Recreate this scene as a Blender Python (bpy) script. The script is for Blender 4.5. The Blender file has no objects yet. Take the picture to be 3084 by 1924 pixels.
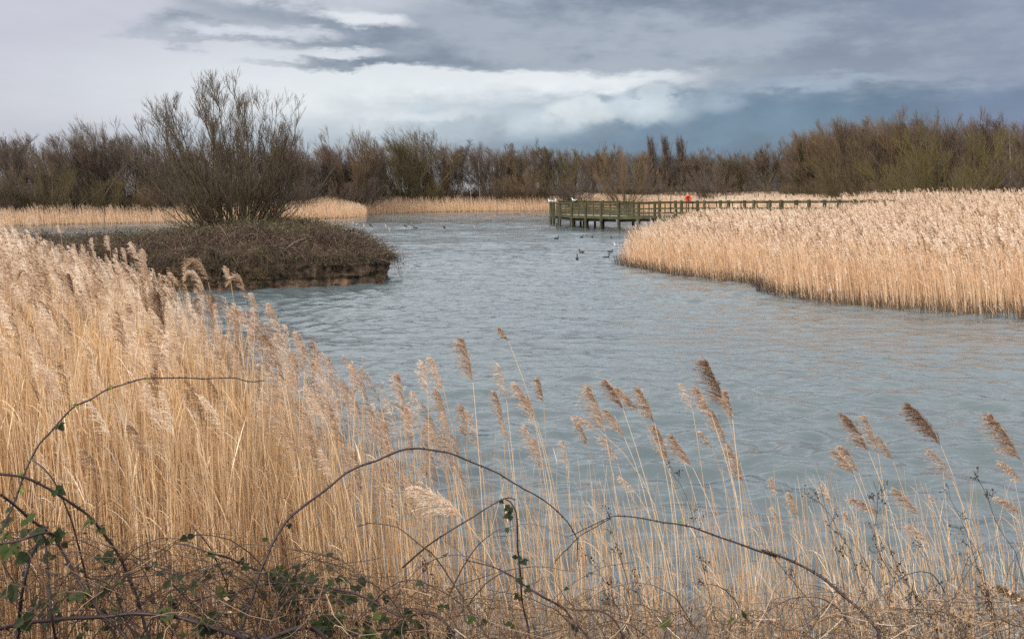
import bpy, math, random
import numpy as np
random.seed(7)
RNG = np.random.default_rng(11)
C = bpy.context.scene.collection
SC = bpy.context.scene

# ------------------------------------------------------------------ camera
FPX, HZ, CX, EYE = 2800.0, 586.0, 1542.0, 3.2      # focal length and horizon in photo pixels, eye height over the water
cam_d = bpy.data.cameras.new('camera')
cam = bpy.data.objects.new('camera', cam_d); C.objects.link(cam)
cam.location = (0, 0, EYE); cam.rotation_euler = (math.radians(90), 0, 0)
cam_d.sensor_width = 36.0; cam_d.lens = FPX / 3084 * 36.0
cam_d.shift_y = -(962 - HZ) / 3084
cam_d.clip_start = 0.05; cam_d.clip_end = 4000
SC.camera = cam

# ------------------------------------------------------------------ light
SUN_EL, SUN_AZ = math.radians(32), math.radians(218)   # azimuth clockwise from +Y
sd = (math.sin(SUN_AZ) * math.cos(SUN_EL), math.cos(SUN_AZ) * math.cos(SUN_EL), math.sin(SUN_EL))
sun_d = bpy.data.lights.new('sun', 'SUN'); sun_d.energy = 1.5; sun_d.angle = math.radians(12); sun_d.color = (1.0, 0.93, 0.84)
sun = bpy.data.objects.new('sun', sun_d); C.objects.link(sun)
from mathutils import Vector
sun.rotation_euler = Vector(sd).to_track_quat('Z', 'Y').to_euler(); sun.location = (0, -20, 40)
SC.view_settings.view_transform = 'Standard'; SC.view_settings.look = 'None'
SC.view_settings.exposure = 1.22; SC.view_settings.gamma = 1.0

world = bpy.data.worlds.new('World'); SC.world = world; world.use_nodes = True
WT = world.node_tree; WT.nodes.clear()

class S:                                              # tiny expression layer over shader nodes
    tree = None
    def __init__(s, sock): s.s = sock
    @staticmethod
    def m(op, *a, clamp=False):
        n = S.tree.nodes.new('ShaderNodeMath'); n.operation = op; n.use_clamp = clamp
        for i, v in enumerate(a):
            if isinstance(v, S): S.tree.links.new(v.s, n.inputs[i])
            else: n.inputs[i].default_value = v
        return S(n.outputs[0])
    def __add__(s, o): return S.m('ADD', s, o)
    def __radd__(s, o): return S.m('ADD', s, o)
    def __sub__(s, o): return S.m('SUBTRACT', s, o)
    def __rsub__(s, o): return S.m('SUBTRACT', o, s)
    def __mul__(s, o): return S.m('MULTIPLY', s, o)
    def __rmul__(s, o): return S.m('MULTIPLY', s, o)
    def __truediv__(s, o): return S.m('DIVIDE', s, o)
def smap(v, a, b, c=0.0, d=1.0, kind='SMOOTHSTEP'):
    n = S.tree.nodes.new('ShaderNodeMapRange'); n.interpolation_type = kind
    S.tree.links.new(v.s, n.inputs['Value'])
    for k, x in (('From Min', a), ('From Max', b), ('To Min', c), ('To Max', d)): n.inputs[k].default_value = x
    return S(n.outputs['Result'])
def mixc(f, a, b, mode='MIX'):
    n = S.tree.nodes.new('ShaderNodeMix'); n.data_type = 'RGBA'; n.blend_type = mode; n.clamp_factor = True
    for k, v in ((0, f), (6, a), (7, b)):
        if isinstance(v, S): S.tree.links.new(v.s, n.inputs[k])
        elif k == 0: n.inputs[0].default_value = v
        else: n.inputs[k].default_value = (*v, 1)
    return S(n.outputs[2])
def noise(vec, scale, detail=3, rough=0.5, dim='3D', out='Fac', dist=0.0):
    n = S.tree.nodes.new('ShaderNodeTexNoise'); n.noise_dimensions = dim
    n.inputs['Scale'].default_value = scale; n.inputs['Detail'].default_value = detail; n.inputs['Roughness'].default_value = rough
    n.inputs['Distortion'].default_value = dist
    S.tree.links.new(vec.s, n.inputs['Vector'])
    return S(n.outputs[out])
def mapping(vec, scale=(1, 1, 1), loc=(0, 0, 0), rot=(0, 0, 0)):
    n = S.tree.nodes.new('ShaderNodeMapping'); n.inputs['Scale'].default_value = scale
    n.inputs['Location'].default_value = loc; n.inputs['Rotation'].default_value = rot
    S.tree.links.new(vec.s, n.inputs['Vector']); return S(n.outputs[0])
def sep(vec):
    n = S.tree.nodes.new('ShaderNodeSeparateXYZ'); S.tree.links.new(vec.s, n.inputs[0]); return [S(o) for o in n.outputs]

S.tree = WT
tc = WT.nodes.new('ShaderNodeTexCoord'); DIR = S(tc.outputs['Generated'])
dx, dy, dz = sep(DIR)
az = S.m('ARCTAN2', dx, dy); el = S.m('ARCSINE', dz)
STR = mapping(DIR, (2.6, 2.6, 9.0))                    # cloud noise stretched along the horizon
n1 = noise(STR, 1.6, 6, 0.55); n2 = noise(mapping(DIR, (3, 3, 9), (5, 2, 1)), 3.0, 6, 0.6); n3 = noise(STR, 6.0, 9, 0.66)
puff = noise(mapping(DIR, (1, 1, 1.5), (3, 0, 0)), 17.0, 9, 0.6)
n4 = noise(mapping(DIR, (1, 1, 2.1), (7, 1, 4)), 8.0, 8, 0.6)
azd = az + (n4 - 0.5) * 0.10 + (n2 - 0.5) * 0.20 + (n3 - 0.5) * 0.10
eld = el + (n4 - 0.5) * 0.035 + (n1 - 0.5) * 0.045 + (n3 - 0.5) * 0.034
def A(x): return math.atan((x - 1212) / 2201)
def E(x, y): return math.atan((460 - y) / 2201 * math.cos(A(x)))
def blob(x, y, rx, ry, soft=0.35, tilt=0.0, u=None, v=None):
    a = (u or azd) - A(x); e = (v or eld) - E(x, y)
    if tilt: e = e + a * tilt
    a = a / (rx / 2201); e = e / (ry / 2201)
    r = S.m('SQRT', a * a + e * e)
    return smap(r, 1 + soft, max(0.0, 1 - soft))
col = mixc(smap(az, -0.45, -0.05), (0.505, 0.51, 0.575), (0.57, 0.585, 0.63))
col = mixc(blob(960, 230, 600, 110, 0.8, 0.0, az, el) * 0.9, col, (0.68, 0.715, 0.735))
col = mixc(blob(1250, 345, 800, 52, 0.7) * 0.8, col, (0.28, 0.36, 0.44))
col = mixc(blob(1240, 250, 260, 14, 0.9) * 0.35, col, (0.45, 0.50, 0.56))
col = mixc(blob(2150, 330, 880, 160, 0.45), col, (0.078, 0.135, 0.215))
deck = mixc(smap(n1 + (n2 - 0.5) * 0.6 + (n3 - 0.5) * 0.4 + (n4 - 0.5) * 0.9, 0.28, 0.72), (0.165, 0.198, 0.255), (0.325, 0.358, 0.418))
deck = mixc(smap(az, 0.2, 0.52) * 0.5, deck, (0.23, 0.25, 0.35))
for b in ((1900, 40, 1120, 118, 0.22, 0.0), (2450, 130, 560, 60, 0.6, 0.0), (1080, 112, 400, 42, 0.3, 0.0),
          (860, 153, 215, 15, 0.5, 0.0), (760, 98, 230, 8, 0.7, 0.0), (500, 62, 120, 28, 0.6, 0.0), (700, 25, 200, 22, 0.6, 0.0), (1000, 60, 330, 40, 0.4, 0.0),
          (1320, 140, 340, 20, 0.6, 0.0)):
    col = mixc(blob(*b), col, deck)
for b, k in (((850, 32, 95, 22, 0.6), (0.70, 0.715, 0.745)), ((800, 128, 120, 11, 0.7), (0.64, 0.66, 0.70)), ((600, 75, 130, 14, 0.8), (0.60, 0.62, 0.67)),
             ((1370, 185, 250, 27, 0.5), (0.70, 0.73, 0.75)), ((1900, 198, 260, 9, 0.8), (0.30, 0.355, 0.44))):
    col = mixc(blob(*b) * 0.9, col, k)
col = mixc(smap(az, 0.30, 0.52) * smap(el, 0.16, 0.03) * 0.7, col, (0.185, 0.21, 0.33))
pa = az + (puff - 0.5) * 0.085; pe = el + (puff - 0.5) * 0.055
col = mixc(blob(1620, 300, 400, 85, 0.5) * 0.95, col, (0.125, 0.192, 0.275))
col = mixc(blob(1120, 292, 270, 48, 0.7) * 0.85, col, (0.40, 0.46, 0.525))
col = mixc(blob(1010, 272, 120, 12, 0.8, 0.0, pa, pe) * 0.7, col, (0.62, 0.66, 0.69))
for b, k in (((1270, 290, 110, 34, 0.35), (0.45, 0.51, 0.57)), ((1560, 268, 80, 34, 0.4), (0.33, 0.40, 0.475)), ((1375, 266, 84, 38, 0.26), (0.60, 0.65, 0.68)),
             ((1508, 260, 78, 40, 0.26), (0.50, 0.56, 0.61)), ((1690, 248, 60, 24, 0.5), (0.27, 0.335, 0.42)), ((1965, 208, 38, 12, 0.7), (0.28, 0.34, 0.43))):
    col = mixc(blob(*b, 0.0, pa, pe) * smap(el, E(b[0], b[1] + b[3] * 1.5), E(b[0], b[1] - b[3] * 0.1)) * 0.95, col, k)
midm = smap(el, 0.13, 0.10) * smap(az, -0.30, -0.1)
shade = 1.0 + (puff - 0.5) * midm * 0.75
scv = WT.nodes.new('ShaderNodeVectorMath'); scv.operation = 'SCALE'; WT.links.new(col.s, scv.inputs[0]); WT.links.new(shade.s, scv.inputs['Scale']); col = S(scv.outputs[0])
high = mixc(smap(n1 + (n2 - 0.5) * 0.5, 0.35, 0.68), (0.80, 0.85, 0.90), (1.55, 1.58, 1.60))   # the cloud deck overhead and behind
side = smap(S.m('ABSOLUTE', az), 0.62, 1.1)
over = S.m('MAXIMUM', smap(el, 0.20, 0.36), side)
col = mixc(over, col, high)
grain = 0.93 + n3 * 0.14
colm = WT.nodes.new('ShaderNodeVectorMath'); colm.operation = 'SCALE'
WT.links.new(col.s, colm.inputs[0]); WT.links.new((grain * 4.95).s, colm.inputs['Scale'])
sky = WT.nodes.new('ShaderNodeTexSky'); sky.sky_type = 'NISHITA'; sky.sun_disc = False
sky.sun_elevation = SUN_EL; sky.sun_rotation = SUN_AZ; sky.air_density = 1.0; sky.dust_density = 2.0
fin = mixc(0.94, S(sky.outputs[0]), S(colm.outputs[0]))
bg = WT.nodes.new('ShaderNodeBackground'); bg.inputs['Strength'].default_value = 0.1
wo = WT.nodes.new('ShaderNodeOutputWorld')
WT.links.new(fin.s, bg.inputs['Color']); WT.links.new(bg.outputs[0], wo.inputs['Surface'])
world.cycles.sampling_method = 'MANUAL'; world.cycles.sample_map_resolution = 512
SC.cycles.use_denoising = False
SC.cycles.max_bounces = 5; SC.cycles.diffuse_bounces = 3; SC.cycles.glossy_bounces = 2; SC.cycles.transmission_bounces = 2
SC.cycles.caustics_reflective = False; SC.cycles.caustics_refractive = False

# ------------------------------------------------------------------ helpers
def F(x, y, d): return np.array([(x - CX) / FPX * d, d, EYE - (y - HZ) / FPX * d])      # photo pixel + distance -> place
def Dp(x, y, d): return F(x * 1.2723, y * 1.2723, d)
def dW(y): return EYE * 2201 / (y - 460.6)
def lnk(o, parent=None):
    C.objects.link(o)
    if parent is not None: o.parent = parent
    return o
def tag(o, label=None, cat=None, group=None, kind=None):
    for k, v in (('label', label), ('category', cat), ('group', group), ('kind', kind)):
        if v: o[k] = v
    return o
def empty(name, loc, label=None, cat=None, group=None):
    o = bpy.data.objects.new(name, None); o.location = loc; o.empty_display_size = 0.1; C.objects.link(o)
    return tag(o, label, cat, group)

class Geo:
    def __init__(g): g.v = []; g.q = []; g.t = []; g.c = []; g.n = 0
    def add(g, v, q=None, t=None, c=0.5):
        v = np.asarray(v, float).reshape(-1, 3)
        if q is not None and len(q): g.q.append(np.asarray(q).reshape(-1, 4) + g.n)
        if t is not None and len(t): g.t.append(np.asarray(t).reshape(-1, 3) + g.n)
        g.v.append(v); g.c.append(np.broadcast_to(np.asarray(c, float), (len(v),)).copy() if np.ndim(c) == 0 else np.asarray(c, float).reshape(-1))
        g.n += len(v); return g
    def mesh(g, name, mat, org=(0, 0, 0), smooth=False):
        v = np.concatenate(g.v) - np.asarray(org); c = np.concatenate(g.c)
        q = np.concatenate(g.q) if g.q else np.zeros((0, 4), int); t = np.concatenate(g.t) if g.t else np.zeros((0, 3), int)
        me = bpy.data.meshes.new(name)
        me.vertices.add(len(v)); me.vertices.foreach_set('co', v.astype(np.float32).ravel())
        me.loops.add(q.size + t.size); me.loops.foreach_set('vertex_index', np.concatenate([q.ravel(), t.ravel()]).astype(np.int32))
        me.polygons.add(len(q) + len(t))
        ls = np.concatenate([np.arange(len(q)) * 4, q.size + np.arange(len(t)) * 3]).astype(np.int32)
        me.polygons.foreach_set('loop_start', ls)
        me.update(calc_edges=True)
        me.polygons.foreach_set('use_smooth', np.full(len(q) + len(t), smooth))
        at = me.attributes.new('tint', 'FLOAT', 'POINT'); at.data.foreach_set('value', c.astype(np.float32))
        me.materials.append(mat); return me
    def build(g, name, mat, parent=None, org=(0, 0, 0), smooth=False, loc=None):
        o = bpy.data.objects.new(name, g.mesh(name, mat, org, smooth)); lnk(o, parent)
        if loc is not None: o.location = loc
        return o

def unit(a): return a / np.maximum(np.linalg.norm(a, axis=-1, keepdims=True), 1e-9)
def tubes(g, P, R, sides=3, c=0.5):
    """P (N,K,3), R (N,K): a tube round every polyline"""
    P = np.asarray(P, float); N, K, _ = P.shape; R = np.broadcast_to(R, (N, K))
    T = unit(np.gradient(P, axis=1)); 
    ref = unit(RNG.normal(size=(N, 1, 3))); a = unit(np.cross(T, ref)); b = np.cross(T, a)
    th = np.arange(sides) / sides * 2 * math.pi
    V = P[:, :, None] + R[:, :, None, None] * (a[:, :, None] * np.cos(th)[:, None] + b[:, :, None] * np.sin(th)[:, None])
    idx = np.arange(N * K * sides).reshape(N, K, sides)
    nx = np.roll(idx, -1, axis=2)
    q = np.stack([idx[:, :-1], nx[:, :-1], nx[:, 1:], idx[:, 1:]], -1)
    c = np.asarray(c, float)
    if c.ndim == 1: c = np.broadcast_to(c[:, None, None], (N, K, sides))
    elif c.ndim == 2: c = np.broadcast_to(c[:, :, None], (N, K, sides))
    else: c = np.full((N, K, sides), float(c))
    g.add(V, q, c=c.reshape(-1)); return g
def ribbons(g, P, W, side=None, c=0.5):
    P = np.asarray(P, float); N, K, _ = P.shape; W = np.broadcast_to(W, (N, K))
    T = unit(np.gradient(P, axis=1)); 
    if side is None: side = unit(RNG.normal(size=(N, 1, 3)))
    a = unit(np.cross(T, side))
    V = np.stack([P - a * W[..., None] / 2, P + a * W[..., None] / 2], 2)
    idx = np.arange(N * K * 2).reshape(N, K, 2)
    q = np.stack([idx[:, :-1, 0], idx[:, :-1, 1], idx[:, 1:, 1], idx[:, 1:, 0]], -1)
    c = np.asarray(c, float); c = np.broadcast_to(c[:, None, None], (N, K, 2)) if c.ndim == 1 else np.full((N, K, 2), float(c))
    g.add(V, q, c=c.reshape(-1)); return g
def bez(A_, B_, C_, K):
    t = np.linspace(0, 1, K)[None, :, None]
    return (1 - t) ** 2 * A_[:, None] + 2 * t * (1 - t) * B_[:, None] + t * t * C_[:, None]
def spline(pts, n):
    pts = np.asarray(pts, float); d = np.r_[0, np.cumsum(np.linalg.norm(np.diff(pts, axis=0), axis=1))]
    p = np.vstack([2 * pts[0] - pts[1], pts, 2 * pts[-1] - pts[-2]])
    out = []
    for u in np.linspace(0, d[-1] * 0.99999, n):
        i = min(np.searchsorted(d, u, side='right') - 1, len(pts) - 2); t = (u - d[i]) / (d[i + 1] - d[i])
        a, b, c_, e = p[i], p[i + 1], p[i + 2], p[i + 3]
        out.append(0.5 * ((2 * b) + (-a + c_) * t + (2 * a - 5 * b + 4 * c_ - e) * t * t + (-a + 3 * b - 3 * c_ + e) * t ** 3))
    return np.array(out)
def box(g, a, b, w, h, up=(0, 0, 1), c=0.5):
    """square timber from a to b, w wide, h high"""
    a = np.asarray(a, float); b = np.asarray(b, float); t = unit(b - a); up = np.asarray(up, float)
    s = unit(np.cross(t, up)); u = np.cross(s, t)
    o = [(-1, -1), (1, -1), (1, 1), (-1, 1)]
    v = [p + s * i * w / 2 + u * j * h / 2 for p in (a, b) for i, j in o]
    g.add(v, [[0, 1, 5, 4], [1, 2, 6, 5], [2, 3, 7, 6], [3, 0, 4, 7], [0, 3, 2, 1], [4, 5, 6, 7]], c=c); return g
def ellipsoid(g, cen, r, n=8, m=10, c=0.5, ax=None):
    th = np.linspace(0, math.pi, n)[:, None]; ph = np.arange(m)[None] / m * 2 * math.pi
    v = np.stack([np.sin(th) * np.cos(ph), np.sin(th) * np.sin(ph), np.cos(th) + 0 * ph], -1) * np.asarray(r)
    if ax is not None: v = v @ np.asarray(ax)
    v = v + np.asarray(cen)
    idx = np.arange(n * m).reshape(n, m); nx = np.roll(idx, -1, 1)
    g.add(v, np.stack([idx[:-1], idx[1:], nx[1:], nx[:-1]], -1), c=c); return g

# ------------------------------------------------------------------ materials
def new_mat(name):
    m = bpy.data.materials.new(name); m.use_nodes = True; m.node_tree.nodes.clear(); S.tree = m.node_tree; return m
def ramp(v, stops):
    n = S.tree.nodes.new('ShaderNodeValToRGB'); e = n.color_ramp.elements
    e[0].position, e[0].color = stops[0][0], (*stops[0][1], 1); e[1].position, e[1].color = stops[-1][0], (*stops[-1][1], 1)
    for p, c in stops[1:-1]: x = e.new(p); x.color = (*c, 1)
    S.tree.links.new(v.s, n.inputs[0]); return S(n.outputs[0])
def objco():
    n = S.tree.nodes.new('ShaderNodeTexCoord'); return S(n.outputs['Object'])
def veg(name, stops, rough=0.7, trans=0.0, nscale=0.0, namp=0.3, spec=0.2):
    m = new_mat(name); t = S.tree
    a = t.nodes.new('ShaderNodeAttribute'); a.attribute_name = 'tint'; v = S(a.outputs['Fac'])
    if nscale: v = v + (noise(objco(), nscale, 3) - 0.5) * namp
    colr = ramp(v, stops)
    p = t.nodes.new('ShaderNodeBsdfPrincipled'); t.links.new(colr.s, p.inputs['Base Color']); p.inputs['Roughness'].default_value = rough
    p.inputs['Specular IOR Level'].default_value = spec
    o = t.nodes.new('ShaderNodeOutputMaterial')
    if trans:
        tr = t.nodes.new('ShaderNodeBsdfTranslucent'); t.links.new(colr.s, tr.inputs[0])
        mx = t.nodes.new('ShaderNodeMixShader'); mx.inputs[0].default_value = trans
        t.links.new(p.outputs[0], mx.inputs[1]); t.links.new(tr.outputs[0], mx.inputs[2]); t.links.new(mx.outputs[0], o.inputs[0])
    else: t.links.new(p.outputs[0], o.inputs[0])
    return m
M_reed = veg('reed_straw', [(0, (0.33, 0.17, 0.08)), (0.3, (0.63, 0.39, 0.19)), (0.65, (0.83, 0.58, 0.34)), (1, (0.90, 0.77, 0.60))], 0.6, 0.2)
M_reedR = veg('reed_straw_across', [(0, (0.40, 0.20, 0.10)), (0.35, (0.72, 0.45, 0.26)), (0.7, (0.86, 0.61, 0.39)), (1, (0.90, 0.76, 0.59))], 0.6, 0.2)
M_plume = veg('reed_plume_fluff', [(0, (0.13, 0.07, 0.04)), (0.35, (0.42, 0.26, 0.16)), (0.7, (0.80, 0.61, 0.455)), (1, (0.90, 0.79, 0.66))], 0.9, 0.35)
M_bark = veg('tree_bark', [(0, (0.035, 0.028, 0.018)), (0.5, (0.085, 0.07, 0.045)), (1, (0.15, 0.125, 0.085))], 0.9)
M_twig = veg('twig_brown', [(0, (0.050, 0.034, 0.026)), (0.5, (0.108, 0.076, 0.055)), (1, (0.185, 0.133, 0.097))], 0.9)
M_twigo = veg('twig_olive', [(0, (0.039, 0.032, 0.016)), (0.5, (0.092, 0.068, 0.033)), (1, (0.154, 0.117, 0.060))], 0.9)
M_twigg = veg('twig_green', [(0, (0.038, 0.031, 0.010)), (0.5, (0.094, 0.076, 0.027)), (1, (0.161, 0.129, 0.055))], 0.9)
M_twigp = veg('twig_purple', [(0, (0.048, 0.033, 0.028)), (0.5, (0.097, 0.069, 0.055)), (1, (0.162, 0.125, 0.097))], 0.9)
M_twigt = veg('twig_tan', [(0, (0.075, 0.046, 0.022)), (0.5, (0.144, 0.091, 0.051)), (1, (0.224, 0.150, 0.090))], 0.9)
M_birch = veg('birch_bark', [(0, (0.22, 0.2, 0.17)), (1, (0.5, 0.46, 0.4))], 0.8, nscale=1.5, namp=1.4)
M_pine = veg('pine_needles', [(0, (0.016, 0.020, 0.010)), (1, (0.055, 0.060, 0.032))], 0.8)
M_bram = veg('bramble_tangle', [(0, (0.03, 0.017, 0.013)), (0.5, (0.085, 0.052, 0.038)), (0.8, (0.16, 0.105, 0.078)), (1, (0.30, 0.22, 0.165))], 0.8)
M_bleaf = veg('bramble_foliage', [(0, (0.022, 0.018, 0.010)), (0.45, (0.060, 0.040, 0.026)), (0.65, (0.066, 0.070, 0.026)), (1, (0.18, 0.19, 0.075))], 0.6, 0.15)
M_cane = veg('bramble_cane', [(0, (0.012, 0.007, 0.008)), (0.5, (0.036, 0.018, 0.018)), (1, (0.11, 0.075, 0.035))], 0.5, nscale=25, namp=0.5, spec=0.4)
M_leaf = veg('bramble_leaf', [(0, (0.016, 0.022, 0.009)), (0.5, (0.034, 0.046, 0.015)), (0.8, (0.065, 0.085, 0.02)), (1, (0.20, 0.26, 0.06))], 0.6, 0.3, nscale=30, namp=0.25, spec=0.2)
M_weed = veg('dead_weed', [(0, (0.025, 0.016, 0.012)), (0.5, (0.075, 0.045, 0.028)), (1, (0.22, 0.14, 0.085))], 0.8)
M_litter = veg('dry_litter', [(0, (0.05, 0.028, 0.018)), (0.4, (0.17, 0.10, 0.06)), (0.75, (0.42, 0.28, 0.17)), (1, (0.74, 0.60, 0.44))], 0.8)

def simple(name, c1, c2, sc, rough=0.8, bump=0.0, stretch=(1, 1, 1)):
    m = new_mat(name); t = S.tree; co = mapping(objco(), stretch); n = noise(co, sc, 6, 0.6)
    colr = ramp(n, [(0.35, c1), (0.65, c2)])
    p = t.nodes.new('ShaderNodeBsdfPrincipled'); t.links.new(colr.s, p.inputs['Base Color']); p.inputs['Roughness'].default_value = rough
    if bump:
        b = t.nodes.new('ShaderNodeBump'); b.inputs['Distance'].default_value = bump; t.links.new(noise(co, sc * 3, 6, 0.65).s, b.inputs['Height']); t.links.new(b.outputs[0], p.inputs['Normal'])
    o = t.nodes.new('ShaderNodeOutputMaterial'); t.links.new(p.outputs[0], o.inputs[0]); return m
M_ground = simple('marsh_ground', (0.07, 0.05, 0.03), (0.16, 0.11, 0.065), 1.3, 0.95, 0.05)
M_soil = simple('eroded_soil', (0.015, 0.010, 0.007), (0.21, 0.13, 0.075), 2.6, 0.95, 0.12)
M_wood = simple('mossy_timber', (0.026, 0.020, 0.011), (0.078, 0.074, 0.026), 1.6, 0.85, 0.01, (1, 1, 0.4))
M_woodd = simple('dark_timber', (0.02, 0.018, 0.01), (0.05, 0.048, 0.025), 2.0, 0.7)  # darker timber tone, used for the beams below the deck
M_deck = simple('deck_boards', (0.17, 0.15, 0.10), (0.30, 0.26, 0.19), 4.0, 0.85)
M_orange = simple('lifebuoy_orange', (0.50, 0.055, 0.018), (0.62, 0.085, 0.03), 3.0, 0.5)
M_grey = simple('weathered_post', (0.09, 0.07, 0.05), (0.20, 0.16, 0.12), 5.0, 0.9)
M_dark = simple('dark_plumage', (0.012, 0.011, 0.012), (0.03, 0.027, 0.026), 8.0, 0.6)
M_brownb = simple('brown_plumage', (0.07, 0.035, 0.02), (0.13, 0.07, 0.045), 8.0, 0.7)
M_greyb = simple('grey_plumage', (0.13, 0.12, 0.115), (0.24, 0.22, 0.21), 8.0, 0.7)
M_white = simple('white_plumage', (0.55, 0.60, 0.62), (0.8, 0.82, 0.82), 5.0, 0.7)

# water
M_water = new_mat('lake_water'); t = S.tree
co = objco(); w = mapping(co, (1, 1, 1), rot=(0, 0, math.radians(9)))
h1 = noise(mapping(w, (0.42, 0.95, 1)), 1.0, 2, 0.5, dist=0.6); h2 = noise(mapping(w, (1.15, 2.7, 1), (3, 7, 0)), 1.0, 2.5, 0.5, dist=0.8)
h3 = noise(mapping(w, (5.0, 9.5, 1), (9, 2, 0)), 1.0, 3, 0.5)
gust = noise(mapping(co, (0.02, 0.05, 1)), 1.0, 3, 0.5)
amp = smap(gust, 0.3, 0.7, 0.55, 1.3)
hh = (h2 * 0.055 + h3 * 0.020) * amp
bmp = t.nodes.new('ShaderNodeBump'); bmp.inputs['Strength'].default_value = 1.0; bmp.inputs['Distance'].default_value = 1.0
t.links.new(hh.s, bmp.inputs['Height'])
p = t.nodes.new('ShaderNodeBsdfPrincipled'); p.inputs['IOR'].default_value = 1.333; p.inputs['Roughness'].default_value = 0.07
wc = ramp(gust, [(0.3, (0.086, 0.108, 0.116)), (0.7, (0.112, 0.138, 0.146))])
t.links.new(wc.s, p.inputs['Base Color']); t.links.new(bmp.outputs[0], p.inputs['Normal'])
o = t.nodes.new('ShaderNodeOutputMaterial'); t.links.new(p.outputs[0], o.inputs[0])

# ------------------------------------------------------------------ land form
NEAR = np.array([(-2.2, 5.4), (-2.3, 7), (-3.3, 10), (-5.1, 13), (-8, 17), (-14, 25), (-24, 31), (-70, 36), (-400, 38), (-400, -200), (400, -200), (400, 3.8), (6, 4.8)], float)
FAR = np.array([(-1500, 70), (-400, 75), (-120, 82), (-50.4, 91.5), (-45, 97.8), (-37.8, 105), (-30.4, 117), (-23.5, 122.5), (-20.4, 128), (-23, 147),
                (-16, 166), (-4.8, 172), (8, 180), (20, 178), (27, 160), (29, 130), (24, 100), (19, 88), (14, 75), (10, 62), (6.8, 50), (5.1, 42.7), (6.5, 37.1),
                (7.7, 34.9), (8.9, 33.2), (8.5, 29.7), (9.7, 27.1), (11.4, 25.3), (13.4, 24.3), (20, 22), (60, 18), (400, 10), (1500, 10), (1500, 1600), (-1500, 1600)], float)
def sdf(poly, x, y):
    x = np.asarray(x, float); y = np.asarray(y, float); d = np.full(x.shape, 1e9); ins = np.zeros(x.shape, bool)
    for (x0, y0), (x1, y1) in zip(poly, np.roll(poly, -1, 0)):
        ex, ey = x1 - x0, y1 - y0; t_ = np.clip(((x - x0) * ex + (y - y0) * ey) / (ex * ex + ey * ey), 0, 1)
        d = np.minimum(d, np.hypot(x - x0 - t_ * ex, y - y0 - t_ * ey))
        cnd = ((y0 <= y) != (y1 <= y)); 
        with np.errstate(divide='ignore', invalid='ignore'): xi = x0 + (y - y0) * ex / (ey if ey else 1e-9)
        ins ^= cnd & (x < xi)
    return np.where(ins, d, -d)
def sm(a, b, x): t_ = np.clip((x - a) / (b - a), 0, 1); return t_ * t_ * (3 - 2 * t_)
def ground_z(x, y):
    x = np.asarray(x, float); y = np.asarray(y, float)
    sn = sdf(NEAR, x, y); sf = sdf(FAR, x, y)
    bank = 1.7 * sm(0.2, 5.0, 5.6 - y)
    zn = np.clip(sn * 0.3, -0.9, 0.12) + np.where(y < 5.6, bank, 0)
    rise = 1.22 * sm(2, 16, sf) * sm(16, 28, x + (y - 45) * -0.10) * (y < 85)
    zf = np.clip(sf * 0.25, -0.9, 0.2) + rise + 0.7 * sm(95, 125, y) * sm(0, 25, sf)
    return np.maximum(zn, zf)
gx = np.unique(np.r_[-1500, -900, -500, -300, np.arange(-200, 200, 6), np.arange(-60, 60, 1.5), np.arange(-14, 14, 0.5), 300, 500, 900, 1500])
gy = np.unique(np.r_[-200, -60, -20, np.arange(-8, 30, 0.5), np.arange(30, 90, 1.5), np.arange(90, 220, 5), 260, 400, 700, 1600])
XX, YY = np.meshgrid(gx, gy); ZZ = ground_z(XX, YY)
ZZ = np.where(ZZ > 0.02, ZZ + 0.03 * np.sin(XX * 1.7) * np.cos(YY * 2.3), ZZ)
idx = np.arange(XX.size).reshape(XX.shape)
g = Geo(); g.add(np.stack([XX, YY, ZZ], -1), np.stack([idx[:-1, :-1], idx[:-1, 1:], idx[1:, 1:], idx[1:, :-1]], -1))
tag(g.build('ground', M_ground, smooth=True), kind='structure')
sm_ = lambda v: np.clip(v - 1, 0, 1)
rng_w = np.random.default_rng(3)
us = np.r_[-400, -60, -15, -6, -3, -1.6, -1.1, -0.85, -0.72, np.linspace(-0.64, 0.64, 720), 0.72, 0.85, 1.1, 1.6, 3, 6, 15, 60, 400]
dsw = np.r_[1.5, 2.5, 3.5, 4.2, 4.6 * np.exp(np.arange(0, 800) * 0.0047), 215, 260, 400, 800, 1500]
U, DD = np.meshgrid(us, dsw); WX, WY = U * DD, DD; WZ = np.zeros_like(WX); sp = np.gradient(dsw)[:, None]
for k in range(70):
    lam = 0.28 * (3.0 / 0.28) ** rng_w.random(); th_ = rng_w.normal(0.12, 0.42); kx, ky = math.sin(th_) * 2 * math.pi / lam, math.cos(th_) * 2 * math.pi / lam
    ph = kx * WX + ky * WY + rng_w.uniform(0, 6.28); a_ = 0.034 * lam / (2 * math.pi) * (1.7 if 0.32 < lam < 0.95 else 0.55)
    WZ += a_ * (np.sin(ph) + 0.25 * np.sin(2 * ph + 1.2)) * sm_(lam / (2.2 * sp))
gust_ = 0.85 + 0.35 * np.sin(WX * 0.11 + WY * 0.05) * np.sin(WY * 0.17 + 1) + 0.2 * np.sin(WX * 0.05 - WY * 0.4)
WZ *= gust_ * (np.abs(U) < 0.66)
ix_ = np.arange(WX.size).reshape(WX.shape)
g = Geo(); g.add(np.stack([WX, WY, WZ], -1), np.stack([ix_[:-1, :-1], ix_[:-1, 1:], ix_[1:, 1:], ix_[1:, :-1]], -1))
tag(g.build('water', M_water, smooth=True), kind='structure')

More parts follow.
